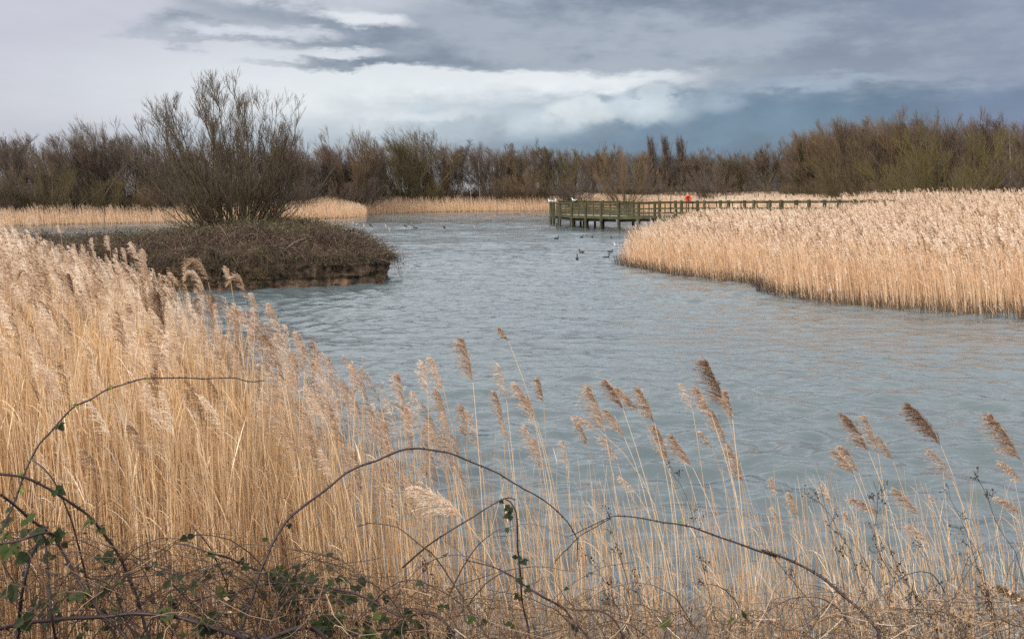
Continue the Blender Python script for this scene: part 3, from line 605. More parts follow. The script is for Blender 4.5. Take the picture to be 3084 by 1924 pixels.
tubes(Cw, c0[0], np.maximum(c0[1], 0.0045), 3, RNG.uniform(0.0, 0.8, len(c0[0]))); tubes(Cw, e0[0], np.maximum(e0[1], 0.0036), 3, RNG.uniform(0.0, 0.8, len(e0[0])))
bp = c0[0][:, 1:].reshape(-1, 3); bp = bp[RNG.random(len(bp)) < 0.16] + RNG.normal(size=(1, 3)) * 0.0
leafquads(Cw, bp + RNG.normal(size=bp.shape) * 0.015, RNG.uniform(0.012, 0.028, len(bp)), RNG.uniform(0, 0.6, len(bp)))
T.build('trunk', M_bark if False else veg('sallow_bark', [(0, (0.035, 0.03, 0.016)), (0.5, (0.075, 0.066, 0.034)), (1, (0.13, 0.11, 0.06))], 0.9), r, smooth=True)
Cw.build('crown', M_twig, r)
RNG = np.random.default_rng(21)
for px, py in ((1046, 702), (1055, 698), (1064, 696)):
    b = F(px, py, 34.6); gz = 1.1; r = empty('teasel', (b[0], b[1], gz), 'dark teasel seed head on a thin stalk at the right end of the island', 'plant', 'three teasels on the island')
    g = Geo(); tubes(g, np.array([[(0, 0, 0), (0.02, 0, (b[2] - gz) * 0.5), (0, 0, b[2] - gz)]]), 0.006, 4, 0.2); g.build('stalk', M_weed, r)
    g = Geo(); ellipsoid(g, (0, 0, b[2] - gz + 0.04), (0.035, 0.035, 0.07), c=0.1); g.build('seed_head', M_weed, r)

# ------------------------------------------------------------------ boardwalk
bw = empty('boardwalk', (9.7, 84.5, 0), 'moss-green timber boardwalk and viewing platform on posts over the water', 'boardwalk')
bw_o = np.array([9.7, 84.5, 0.0])
def bpart(g, name, mat, parent=bw): return g.build(name, mat, parent, org=bw_o)
platf = [(4.1, 98.5), (4.75, 94.6), (5.75, 89.2), (9.7, 84.6)]
u_ = unit(np.array([1.554, -1.9])); nv = np.array([-u_[1], u_[0]])      # along the walkway and away from the camera
walk = [np.array([9.7, 84.5]) + np.array([1.554, -1.9]) * i for i in range(16)]
def walk_z(i): return 1.13 + 0.17 * min(i, 2) / 2 + 0.2 * max(0, min(i - 2, 8)) / 8
posts = []                                                             # x, y, deck z, rail height
front = [(4.1, 98.5), (4.35, 96.9), (4.85, 93.9), (5.75, 89.2), (6.95, 87.6), (8.25, 86.1), (9.7, 84.5)]
for p_ in front: posts.append((*p_, 1.13, 1.2))
far_ = [w_ + nv * 2.1 for w_ in walk]
back = [(5.0, 99.3), (7.6, 98.2), (9.3, 95.2), (10.6, 91.9), (11.6, 88.9)]
for p_ in back: posts.append((*p_, 1.13, 1.36))
for i, w_ in enumerate(walk[1:], 1): posts.append((w_[0], w_[1], walk_z(i), 1.26))
for i, w_ in enumerate(far_[1:], 1): posts.append((w_[0], w_[1], walk_z(i), 1.26))
for (x, y, z, h) in posts:
    g = Geo(); box(g, (x, y, -1.3), (x, y, z + h + 0.10), 0.19, 0.19, up=(u_[0], u_[1], 0)); bpart(g, 'post', M_wood)
def rails(line, zs, hs, name, n=4, slat=0.14, top=True):
    for i in range(len(line) - 1):
        a, b = np.array(line[i]), np.array(line[i + 1]); g = Geo()
        for k in range(n):
            f = (k + 0.75) / (n + 0.2)
            if k == n - 1: f = 0.93
            off = -0.11 if name else 0
            box(g, (*a, zs[i] + hs * f), (*b, zs[i + 1] + hs * f), 0.04, slat)
        if top: box(g, (*a, zs[i] + hs + 0.02), (*b, zs[i + 1] + hs + 0.02), 0.2, 0.05)
        m = (a + b) / 2; zm = (zs[i] + zs[i + 1]) / 2
        box(g, (*m, zm), (*m, zm + hs), 0.09, 0.05, up=(u_[0], u_[1], 0))
        bpart(g, 'railing', M_wood)
rails(front, [1.13] * 7, 1.2, 'f', 4, 0.10)
rails(back, [1.13] * 5, 1.36, 'b', 5, 0.17)
rails([walk[i] for i in range(16)], [walk_z(i) for i in range(16)], 1.26, 'w', 3, 0.13)
rails([back[-1]] + [far_[i] for i in range(1, 16)], [walk_z(i) for i in range(16)], 1.26, 'w', 3, 0.13)
# deck surfaces with edge boards and beams
g = Geo(); poly = front + [tuple(far_[0])] + back[::-1]; cenp = np.mean(poly, axis=0)
v = [(*cenp, 1.13)] + [(*p_, 1.13) for p_ in poly]; m_ = len(poly)
g.add(v, t=[[0, 1 + i, 1 + (i + 1) % m_] for i in range(m_)])
v = [(*cenp, 1.08)] + [(*p_, 1.08) for p_ in poly]; g.add(v, t=[[0, 1 + (i + 1) % m_, 1 + i] for i in range(m_)])
for i in range(15):
    a, b, c_, e_ = walk[i], walk[i + 1], far_[i + 1], far_[i]
    for dz in (0, -0.05): g.add([(*a, walk_z(i) + dz), (*b, walk_z(i + 1) + dz), (*c_, walk_z(i + 1) + dz), (*e_, walk_z(i) + dz)], [[0, 1, 2, 3]])
bpart(g, 'deck', M_deck)
g = Geo()
for line, zs in ((front, [1.13] * 7), (back, [1.13] * 5), (walk, [walk_z(i) for i in range(16)]), ([back[-1]] + far_[1:], [walk_z(i) for i in range(16)])):
    for i in range(len(line) - 1): box(g, (*line[i], zs[i] - 0.06), (*line[i + 1], zs[i + 1] - 0.06), 0.06, 0.27)
bpart(g, 'edge_board', M_wood)
g = Geo()
for i in range(len(front) - 1):
    a, b = np.array(front[i]), np.array(front[i + 1]); q_ = cenp * 0.12
    box(g, (*(a * 0.9 + cenp * 0.1), 0.80), (*(b * 0.9 + cenp * 0.1), 0.80), 0.1, 0.25)
    box(g, (*(a * 0.5 + cenp * 0.5), 0.80), (*(b * 0.5 + cenp * 0.5), 0.80), 0.1, 0.25)
    ca = a + (a - cenp) * 0.045; box(g, (*ca, 0.80), (*(a * 0.2 + cenp * 0.8), 0.80), 0.16, 0.2)
for i in range(16): box(g, (*walk[i], walk_z(i) - 0.33), (*far_[i], walk_z(i) - 0.33), 0.16, 0.22)
for i in range(15): 
    for f in (0.15, 0.85): a = walk[i] * (1 - f) + far_[i] * f; b = walk[i + 1] * (1 - f) + far_[i + 1] * f; box(g, (*a, walk_z(i) - 0.27), (*b, walk_z(i + 1) - 0.27), 0.1, 0.2)
bpart(g, 'beam', M_woodd)
for f in front[1:]:
    a = np.array(f) * 0.5 + cenp * 0.5; g = Geo(); box(g, (*a, -1.3), (*a, 1.0), 0.2, 0.2, up=(1, 0, 0)); bpart(g, 'pile', M_wood)
# lifebuoy on its own post
lb = F(2072, 598, 77.5); r = empty('lifebuoy', (lb[0], lb[1], 1.2), 'round orange lifebuoy in its holder on a post beside the boardwalk', 'lifebuoy')
g = Geo(); th = np.linspace(0, 2 * math.pi, 25); zc = lb[2] - 1.2
ringp = np.stack([np.cos(th) * 0.22, 0 * th - 0.09, np.sin(th) * 0.22 + zc], -1)
tubes(g, ringp[None], 0.075, 8); g.build('ring', M_orange, r, smooth=True)
g = Geo(); dk = np.stack([np.cos(th) * 0.27, 0 * th + 0.03, np.sin(th) * 0.27 + zc + 0.03], -1)
g.add(np.vstack([[(0, 0.03, zc + 0.03)], dk[:-1], [(0, 0.07, zc + 0.03)], dk[:-1] + [0, 0.04, 0]]), t=[[0, 1 + i, 1 + (i + 1) % 24] for i in range(24)] + [[25, 26 + (i + 1) % 24, 26 + i] for i in range(24)],
      q=[[1 + i, 1 + (i + 1) % 24, 26 + (i + 1) % 24, 26 + i] for i in range(24)])
g.build('backboard', M_orange, r)
g = Geo(); box(g, (0, -0.2, -1.0), (0, -0.2, zc - 0.02), 0.12, 0.08, up=(1, 0, 0)); g.build('post', M_wood, r)
# little posts out in the reed field
for i, (px, py, d_) in enumerate([(1982, 588, 118), (2021, 594, 112), (2186, 593, 112), (2213, 590, 115), (2273, 590, 118), (2278, 590, 118.5), (2283, 589, 118), (2305, 590, 116), (2367, 592, 112), (2329, 591, 116), (2588, 590, 112), (2240, 591, 117)]):
    t_ = F(px, py, d_); gz = float(ground_z(np.array([t_[0]]), np.array([d_]))[0]); top_z = t_[2] + 0.15
    g = Geo(); box(g, (0, 0, -0.2), (RNG.uniform(-.06, .06), 0, top_z - gz), 0.12, 0.12, up=(0, 1, 0), c=0.5)
    o = g.build('fence_post', M_grey); o.location = (t_[0], d_, gz)
    tag(o, 'short weathered fence post sticking out of the pale reed field', 'post', 'old fence posts in the reed field')

# ------------------------------------------------------------------ reeds
def plumes(g, A_, B_, C_, n, m, hl, hw, side=(-1, 0, 0), bl=0.34, tint=None, spread=0.55, bw_=0.0022, droop=0.35):
    """feathery heads: axis A-B-C (base, bend, tip), n branchlets with m hairs each, blown towards side"""
    P = len(A_); side = np.asarray(side, float); Ln = np.linalg.norm(C_ - A_, axis=1)
    t_ = np.linspace(0.02, 0.97, n)[None] + RNG.uniform(-0.02, 0.02, (P, n)); t3 = t_[..., None]
    o = (1 - t3) ** 2 * A_[:, None] + 2 * t3 * (1 - t3) * B_[:, None] + t3 ** 2 * C_[:, None]
    tan = unit(2 * (1 - t3) * (B_ - A_)[:, None] + 2 * t3 * (C_ - B_)[:, None])
    lb_ = (Ln[:, None] * bl * (0.35 + 0.65 * np.sin(math.pi * np.clip(t_ * 0.75 + 0.28, 0, 1))) * RNG.uniform(0.5, 1.15, (P, n)))[..., None]
    out = unit(RNG.normal(size=(P, n, 3)) * 0.75 + side * 0.9)
    d0 = unit(tan * 0.85 + out * spread)
    K = 4; ss = np.linspace(0, 1, K)
    bend = side * 0.30 + np.array([0, 0, -droop]) + RNG.normal(size=(P, n, 3)) * 0.12
    pts = o[:, :, None] + lb_[:, :, None] * (d0[:, :, None] * ss[:, None] + bend[:, :, None] * (ss ** 2)[:, None])
    tc_ = (tint if tint is not None else RNG.uniform(0.25, 0.8, P))[:, None] + RNG.normal(0, 0.12, (P, n))
    if bw_: ribbons(g, pts.reshape(P * n, K, 3), bw_ * np.array([[1, 1, .8, .3]]), c=np.clip(tc_ - 0.08, 0, 1).reshape(-1))
    if m:
        s_ = RNG.uniform(0.08, 1.0, (P, n, m)); f = s_ * (K - 1); i = np.minimum(f.astype(int), K - 2); fr = (f - i)[..., None]
        a = np.take_along_axis(pts, i[..., None], 2); b = np.take_along_axis(pts, i[..., None] + 1, 2)
        hp_ = a + (b - a) * fr; hd_ = unit(unit(b - a) + RNG.normal(size=(P, n, m, 3)) * 0.42 + side * 0.15)
        pr = unit(np.cross(hd_, RNG.normal(size=hd_.shape))) * hw / 2
        l_ = hl * RNG.uniform(0.6, 1.3, (P, n, m, 1))
        V = np.stack([hp_ - pr, hp_ + pr, hp_ + hd_ * l_], 3).reshape(-1, 3)
        cc = np.clip(tc_[..., None] + RNG.normal(0, 0.14, (P, n, m)), 0, 1)
        g.add(V, t=np.arange(len(V)).reshape(-1, 3), c=np.repeat(cc.reshape(-1), 3))
def reeds(g, gp, x, y, z0, H, rad, K=4, sides=3, lean=(-0.10, 0), leanj=0.06, pl=0.2, pfrac=0.8, pn=8, pm=0, hl=0.03, hw=0.006, leaves=0, lw=0.012, ll=0.3, bw_=0.01, tint=None, ptint=None, sp=0.55, bl=0.34):
    N = len(x); A0 = np.stack([x, y, z0], -1); lx = (lean[0] + RNG.normal(0, leanj, N)) * H; ly = (lean[1] + RNG.normal(0, leanj, N)) * H
    top = A0 + np.stack([lx, ly, H], -1); mid = A0 + np.stack([lx * 0.22, ly * 0.22, H * 0.55], -1)
    tn = tint if tint is not None else RNG.beta(2.2, 2.0, N)
    path = bez(A0, mid, top, K); tubes(g, path, rad * np.linspace(1, 0.45, K)[None], sides, tn)
    if leaves:
        k = np.repeat(np.arange(N), leaves); M = len(k); tt = RNG.uniform(0.15, 0.92, M); o, tan = samp(path, k, tt)
        th_ = RNG.uniform(0, 2 * math.pi, M); hd_ = np.stack([np.cos(th_) - 0.6, np.sin(th_), 0 * th_], -1); l_ = ll * RNG.uniform(0.4, 1.2, (M, 1))
        d1 = unit(tan + hd_ * 0.28); e = o + d1 * l_ + np.array([0, 0, -1]) * l_ * RNG.uniform(-0.1, 0.5, (M, 1)) + hd_ * l_ * 0.15
        ribbons(g, bez(o, o + d1 * l_ * 0.6, e, 4), lw * np.array([[0.6, 1, 0.8, 0.1]]), c=np.clip(tn[k] + RNG.normal(0.05, 0.15, M), 0, 1))
    k = RNG.random(N) < pfrac; n_ = int(k.sum())
    if n_ and gp is not None:
        Pl = pl * RNG.uniform(0.7, 1.25, n_); tdir = unit(top[k] - mid[k]); bend = np.stack([-RNG.uniform(0.1, 0.75, n_), RNG.normal(0, 0.2, n_), np.ones(n_)], -1)
        C_ = top[k] + unit(tdir * 0.4 + bend * 0.8) * Pl[:, None]; B_ = top[k] + tdir * Pl[:, None] * 0.5
        plumes(gp, top[k], B_, C_, pn, pm, hl, hw, tint=(ptint[k] if ptint is not None else None), bw_=bw_, spread=sp, bl=bl)
def inview(x, y, m=1.5): return np.abs(x) < 0.553 * y + m

# right-hand bed
def bedR(x, y): 
    rel = np.stack([x - 9.7, y - 84.5], -1); al = rel @ u_; ac = rel @ nv
    return (sdf(FAR, x, y) > -0.25) & (y < 88) & inview(x, y, 4) & (x > 0) & ~((ac > -0.4) & (ac < 2.5) & (al > -6) & (al < 36)) & ~((x < 17.5) & (y > 80))
g, gp = Geo(), Geo(); 
x, y = scatter(lambda a, b: bedR(a, b) & (sdf(FAR, a, b) < 2.5), 230000, (4, 42, 20, 88))
s_ = sdf(FAR, x, y); k = RNG.random(len(x)) < np.where((y < 46), 1, 0.35) * np.clip((s_ + 0.3) / 0.7, 0.12, 1); x, y, s_ = x[k], y[k], s_[k]
print('bedR front', len(x))
reeds(g, gp, x, y, np.minimum(ground_z(x, y), 0.0) - 0.05, (1.42 + 0.10 * np.sin(x * 2.1 + y * 1.3) + 0.08 * np.sin(x * 5.7)) * RNG.uniform(0.70, 1.13, len(x)) * (1 + 0.2 * (RNG.random(len(x)) < .04)) * np.clip(0.62 + s_ * 0.9, 0.45, 1), 0.0055, K=4, pl=0.25, pfrac=0.42, pn=11, pm=0, bw_=0.016, leaves=1, lw=0.012, ll=0.25, ptint=RNG.uniform(0.3, 1, len(x)))
x, y = scatter(lambda a, b: bedR(a, b) & (sdf(FAR, a, b) >= 2.5), 92000, (4, 52, 20, 88)); s_ = sdf(FAR, x, y)
print('bedR back', len(x))
reeds(g, gp, x, y, ground_z(x, y), 1.42 * RNG.uniform(0.80, 1.10, len(x)) * (1 + 0.22 * (RNG.random(len(x)) < .10)) + 0.10 * np.sin(x * 1.3 + y * 0.4) * np.sin(y * 0.9) + 0.06 * np.sin(x * 3.1) * np.cos(y * 2.3), 0.008, K=3, leanj=0.09, pl=0.33, pfrac=0.85, pn=13, pm=0, bw_=0.022, ptint=np.where(RNG.random(len(x)) < .12, RNG.uniform(.05, .4, len(x)), np.clip(RNG.normal(0.74, 0.2, len(x)), 0, 1)))
bed = tag(g.build('reed_bed', M_reedR), 'tall golden reed bed along the right bank in front of the boardwalk', 'reed bed', kind='stuff')
gp.build('plumes', M_plume, bed)['kind'] = 'stuff'
# broken stubble at its foot
g = Geo(); x, y = scatter(lambda a, b: (np.abs(sdf(FAR, a, b) + 0.15) < 0.35) & (b < 46) & inview(a, b, 2), 60000, (4, 20, 20, 46)); k = RNG.random(len(x)) < 0.7; x, y = x[k], y[k]; n_ = len(x)
reeds(g, None, x, y, np.full(n_, -0.1), RNG.uniform(0.15, 0.6, n_), 0.005, K=3, leanj=0.3, tint=RNG.uniform(0, 0.35, n_))
tag(g.build('reed_stubble', M_weed), 'dark broken reed stubble in the shallows at the foot of the right bed', 'stubble', kind='stuff')
# reed field beyond the boardwalk
g, gp = Geo(), Geo()
x, y = scatter(lambda a, b: (sdf(FAR, a, b) > 0) & inview(a, b, 3), 60000, (8, 100, 92, 200)); H_ = 2.15 * RNG.uniform(0.8, 1.12, len(x)) + 0.25 * np.sin(x * 0.3) * np.cos(y * 0.11)
reeds(g, gp, x, y, ground_z(x, y), H_, 0.016, K=3, pl=0.35, pfrac=1, pn=6, pm=0, bw_=0.045, ptint=np.clip(RNG.normal(0.75, 0.18, len(x)), 0, 1))
bed = tag(g.build('reed_field', M_reedR), 'pale pinkish reed field stretching beyond the boardwalk', 'reed bed', kind='stuff'); gp.build('plumes', M_plume, bed)['kind'] = 'stuff'
# far shore
g, gp = Geo(), Geo()
x, y = scatter(lambda a, b: (sdf(FAR, a, b) > -0.2) & (sdf(FAR, a, b) < 6.5) & inview(a, b, 6) & (a < 30), 480000, (-80, 30, 84, 190))
k = RNG.random(len(x)) < 0.75 * np.where(sdf(FAR, x, y) < 2, 1, 0.55); x, y = x[k], y[k]
print('far', len(x))
H_ = (1.3 + 0.6 * sm(115, 135, y)) * RNG.uniform(0.7, 1.2, len(x)) * np.clip(0.55 + 0.14 * sdf(FAR, x, y), .45, 1.1) + 0.20 * np.sin(x * 0.8) * np.cos(x * 0.31) + 0.12 * np.sin(x * 2.3 + y)
reeds(g, gp, x, y, np.minimum(ground_z(x, y), 0.3) - 0.05, H_, 0.013, K=3, lean=(-0.12, 0), pl=0.28, pfrac=0.8, pn=4, pm=0, bw_=0.035, ptint=RNG.uniform(0.35, 0.8, len(x)))
bed = tag(g.build('reed_belt', M_reedR), 'tan reed belt lining the far shore below the bare trees', 'reed bed', kind='stuff'); gp.build('plumes', M_plume, bed)['kind'] = 'stuff'

# left foreground bed
def edgeL(y): return np.interp(y, [5, 6.5, 10.5, 13, 17, 27, 40], [-1.45, -1.75, -3.55, -5.3, -8.0, -14.5, -24])
g, gp = Geo(), Geo()
def bedL(a, b): return (a < edgeL(b) + 0.0) & (a > -0.553 * b - 2.0)
def left(n, bx, H0, **kw):
    x, y = scatter(bedL, n, bx); print('left', len(x))
    reeds(g, gp, x, y, np.maximum(ground_z(x, y), -0.2), H0 * RNG.uniform(0.82, 1.08, len(x)) - np.maximum(ground_z(x, y), 0), **kw)
left(9000, (-6.5, -1.3, 5.0, 9), 2.18, rad=0.0028, K=6, pl=0.24, pfrac=0.30, pn=34, pm=7, hl=0.016, hw=0.0026, leaves=2, lw=0.006, ll=0.26, bw_=0.0022, ptint=RNG.uniform(0.4, 1, 9000)[:9000], lean=(-0.07, 0), leanj=0.07) if False else None
def leftbed(n, bx, H0, **kw):
    x, y = scatter(bedL, n, bx); N = len(x); print('left', N); gz = np.maximum(ground_z(x, y), -0.1)
    e = np.clip((edgeL(y) - x) / 0.8, 0, 1)
    Ht = (H0 - 0.25 * (1 - e)) * np.where(RNG.random(N) < 0.55, RNG.uniform(0.9, 1.06, N), RNG.uniform(0.6, 0.95, N))
    reeds(g, gp, x, y, gz, Ht - gz, ptint=np.where(RNG.random(N) < .22, RNG.uniform(.08, .4, N), np.clip(RNG.normal(0.68, 0.2, N), 0, 1)), **kw)
leftbed(11500, (-6.0, -1.3, 5.0, 9), 2.15, rad=0.0027, K=6, pl=0.24, pfrac=0.07, pn=34, pm=8, hl=0.017, hw=0.0026, leaves=2, lw=0.006, ll=0.26, bw_=0.002, lean=(-0.05, 0), leanj=0.06)
leftbed(16500, (-10, -2, 9, 15), 2.15, rad=0.0036, K=5, pl=0.25, pfrac=0.22, pn=24, pm=6, hl=0.024, hw=0.005, leaves=1, lw=0.009, ll=0.28, bw_=0.003, lean=(-0.05, 0), leanj=0.06)
leftbed(30000, (-24, -6, 15, 34), 2.15, rad=0.006, K=4, pl=0.28, pfrac=0.45, pn=15, pm=3, hl=0.04, hw=0.009, leaves=1, lw=0.012, ll=0.28, bw_=0.007, lean=(-0.05, 0), leanj=0.06)
bed = tag(g.build('reed_bed', M_reed), 'dense golden reed bed filling the left foreground up to the island', 'reed bed', kind='stuff'); gp.build('plumes', M_plume, bed)['kind'] = 'stuff'
# thinning stems along the near edge, no heads, water between them
g = Geo(); n_ = 1750; x = -1.7 + 6.6 * RNG.random(n_) ** 1.55; y = RNG.uniform(5.2, 7.4, n_); H_ = RNG.uniform(0.5, 1.0, n_) ** 0.7 * np.interp(x, [-1.7, -0.5, 1, 4.5], [2.0, 1.55, 1.25, 1.15])
reeds(g, None, x, y, np.full(n_, -0.1), H_, 0.0022, K=6, lean=(-0.10, 0), leanj=0.09, leaves=1, lw=0.004, ll=0.2)
n_ = 1000; x = RNG.uniform(-1.5, 4.2, n_); y = RNG.uniform(4.6, 5.8, n_); gz = np.maximum(ground_z(x, y), -0.05)
reeds(g, None, x, y, gz, RNG.uniform(0.3, 0.95, n_), 0.0022, K=5, lean=(-0.12, 0), leanj=0.22, leaves=1, lw=0.005, ll=0.16, tint=RNG.uniform(0.1, 0.9, n_))
tag(g.build('reed_stems', M_reed), 'thin straw stems standing in the shallows along the near bank', 'reeds', kind='stuff')

g2 = Geo(); n_ = 1100; y = RNG.uniform(5.6, 9.5, n_); x = edgeL(y) + np.abs(RNG.normal(0, 0.45, n_)); H_ = RNG.uniform(0.55, 0.92, n_) * 2.1
reeds(g2, None, x, y, np.full(n_, -0.1), H_, 0.0026, K=6, lean=(-0.07, 0), leanj=0.06, leaves=2, lw=0.005, ll=0.22)
tag(g2.build('reed_fringe', M_reed), 'looser straw stems along the water side of the left bed', 'reeds', kind='stuff')
# individual reeds with heads
def one_reed(tip, base, d, label, group=None, dense=1.0, tint=0.5, mid=None, lean=None, foot=None, bl=0.42):
    tipP = F(*tip, d); A0 = F(*base, d + RNG.uniform(-0.03, 0.03)); Ln = np.linalg.norm(tipP - A0)
    gz = -0.1; dirp = unit(tipP - A0)
    fx = A0[0] + (lean if lean is not None else RNG.uniform(0.05, 0.35) * abs(A0[2]) * 0.6); ft = np.array([fx, d + RNG.uniform(-0.15, 0.15), gz])
    fz = float(ground_z(np.array([ft[0]]), np.array([ft[1]]))[0]); ft[2] = max(gz, fz - 0.03)
    mids = F(*mid, d) * 2 - (A0 + tipP) / 2 if mid is not None else (A0 + tipP) / 2 + np.array([0.06, 0, 0.10]) * Ln + RNG.normal(size=3) * 0.02 * Ln
    r = empty('reed', ft, label, 'reed', group or 'single plumed reeds of the foreground')
    g = Geo(); d2 = unit(mids - A0)
    ctl = A0 - d2 * np.linalg.norm(A0 - ft) * 0.5
    path = bez(ft[None], ctl[None], A0[None], 10); tubes(g, path, np.linspace(0.0032, 0.0016, 10)[None], 5, np.array([RNG.uniform(0.3, 0.85)]))
    g.build('stem', M_reed, r, org=ft, smooth=True)
    g = Geo(); n = int(20 + 85 * dense * min(1.5, Ln / 0.3)); plumes(g, A0[None], mids[None], tipP[None], n, int(6 + 9 * dense), 0.018, 0.0027, tint=np.array([tint]), bl=bl, spread=0.5, bw_=0.0018, droop=0.28)
    g.build('plume', M_plume, r, org=ft); return r
def Z6(u, v): return (1200 + u / 2.424, 950 + v / 2.424)
def ZR(u, v): return (2300 + u / 2.088, 1200 + v / 2.088)
def Z5(u, v): return (u / 2.16, 600 + v / 2.16)
W1 = 'feathery tan reed plume against the grey water in the middle foreground'
W2 = 'feathery brown reed plume against the water at the right foreground'
W3 = 'thin sparse reed plume among the stems in the middle foreground'
TR = [
 (Z6, (470, 170), (545, 490), 1.0, .42, 'tall upright brown reed plume standing clear of the others, right of the dense bed'),
 (Z6, (740, 95), (805, 190), .7, .35, 'small round reed head on the highest bare stem above the water'),
 (Z6, (240, 310), (335, 560), .8, .6, W1), (Z6, (185, 350), (215, 590), .6, .65, W1), (Z6, (5, 430), (45, 740), .8, .55, W1), (Z6, (290, 550), (368, 850), .9, .5, W1),
 (Z6, (470, 665), (500, 900), .9, .5, W1), (Z6, (520, 700), (600, 1010), .4, .6, W3), (Z6, (735, 370), (790, 620), .4, .55, W3), (Z6, (710, 560), (755, 760), .8, .45, W1),
 (Z6, (755, 740), (800, 920), .4, .55, W3), (Z6, (860, 500), (985, 730), .9, .6, 'pale-topped reed plume curving left beside a darker short one'), (Z6, (1020, 465), (1060, 640), .8, .4, 'short dark reed plume just right of the pale-topped curved one'), (Z6, (950, 600), (1000, 800), .5, .6, W3),
 (Z6, (930, 810), (1010, 1050), .6, .6, W3), (Z6, (1000, 900), (1070, 1130), .5, .55, W3), (Z6, (1210, 920), (1240, 1130), .35, .65, W3), (Z6, (1390, 520), (1510, 860), 1.0, .5, 'long full reed plume with a side tuft pointing left, mid foreground'),
 (Z6, (1290, 745), (1460, 830), .5, .6, 'reed plume drooping almost level to the left'), (Z6, (1315, 780), (1390, 960), .7, .5, W1), (Z6, (1515, 485), (1640, 680), 1.0, .3, 'dark windblown reed plume, left one of a touching pair'),
 (Z6, (1600, 530), (1760, 710), 1.0, .42, 'bushy brown reed plume, right one of a touching pair'), (Z6, (1760, 540), (1870, 785), 1.0, .42, 'full brown reed plume just right of the touching pair'), (Z6, (1520, 690), (1650, 890), .9, .5, W1),
 (Z6, (1880, 810), (1975, 1085), .9, .45, 'long brown reed plume hanging below and left of the tallest dark one'), (Z6, (2000, 880), (2150, 1110), .95, .4, 'broad brown reed plume low against the water, right of the middle'), (Z6, (1490, 890), (1600, 1080), .5, .6, W3), (Z6, (2070, 500), (2150, 700), .3, .65, W3),
 (Z6, (2240, 330), (2395, 690), 1.5, .22, 'largest dark brown reed plume, tallest head right of the middle'), (Z6, (2180, 530), (2290, 740), .9, .45, 'tan reed plume touching the left side of the largest dark one'), (Z6, (2290, 690), (2390, 940), .9, .45, 'tan reed plume hanging under the largest dark one'), (Z6, (2210, 850), (2290, 970), .5, .55, W3),
 (Z6, (1620, 1180), (1740, 1300), .4, .7, W3), (Z6, (2400, 560), (2440, 760), .9, .4, W2), (Z6, (2420, 950), (2520, 1230), .9, .45, W2), (Z6, (60, 700), (120, 900), .5, .6, W3), (Z6, (120, 560), (165, 800), .4, .7, W3), (Z6, (200, 780), (330, 980), .5, .65, W3), (Z6, (420, 900), (440, 1060), .5, .6, W3),
 (ZR, (515, 110), (660, 335), 1.2, .3, 'dark full reed plume, left one of three together at the right'), (ZR, (640, 110), (720, 345), .7, .5, 'lighter reed plume, middle one of three together at the right'), (ZR, (725, 240), (815, 395), .7, .45, 'small reed plume, right one of three together at the right'),
 (ZR, (445, 330), (570, 480), .8, .45, W2), (ZR, (490, 300), (600, 470), .8, .45, W2), (ZR, (915, 40), (1115, 295), 1.6, .2, 'thick dark brown windblown reed plume leaning left near the right edge'),
 (ZR, (1050, 320), (1190, 520), .5, .45, 'sparse brown reed plume just below the thick dark leaning one'), (ZR, (1435, 110), (1630, 400), 1.3, .36, 'large brown reed plume at the right edge of the photo'), (ZR, (1500, 400), (1637, 530), .6, .55, W2), (ZR, (560, 630), (740, 730), .8, .45, 'pointed reed plume blown level to the left above the dark weeds'),
 (ZR, (830, 570), (990, 750), .7, .45, W2), (ZR, (915, 800), (1055, 920), .6, .55, W2), (ZR, (50, 510), (85, 620), .4, .5, W2), (ZR, (170, 600), (215, 740), .5, .5, W2), (ZR, (370, 550), (420, 650), .35, .6, W2), (ZR, (1470, 620), (1620, 730), .6, .5, W2),
 (ZR, (515, 720), (550, 810), .4, .5, W2), (ZR, (1490, 1185), (1660, 1290), 1.7, .15, 'rust-brown thick reed plume lying low at the right edge'), (ZR, (60, 690), (95, 800), .3, .6, W2), (ZR, (1055, 620), (1080, 660), .3, .5, W2),
]
for fn, tp, bs, dn, ti, lbl in TR:
    d_ = RNG.uniform(5.3, 6.4) if fn is not ZR else RNG.uniform(4.9, 5.9)
    one_reed(fn(*tp), fn(*bs), d_, lbl, None, dn, ti)
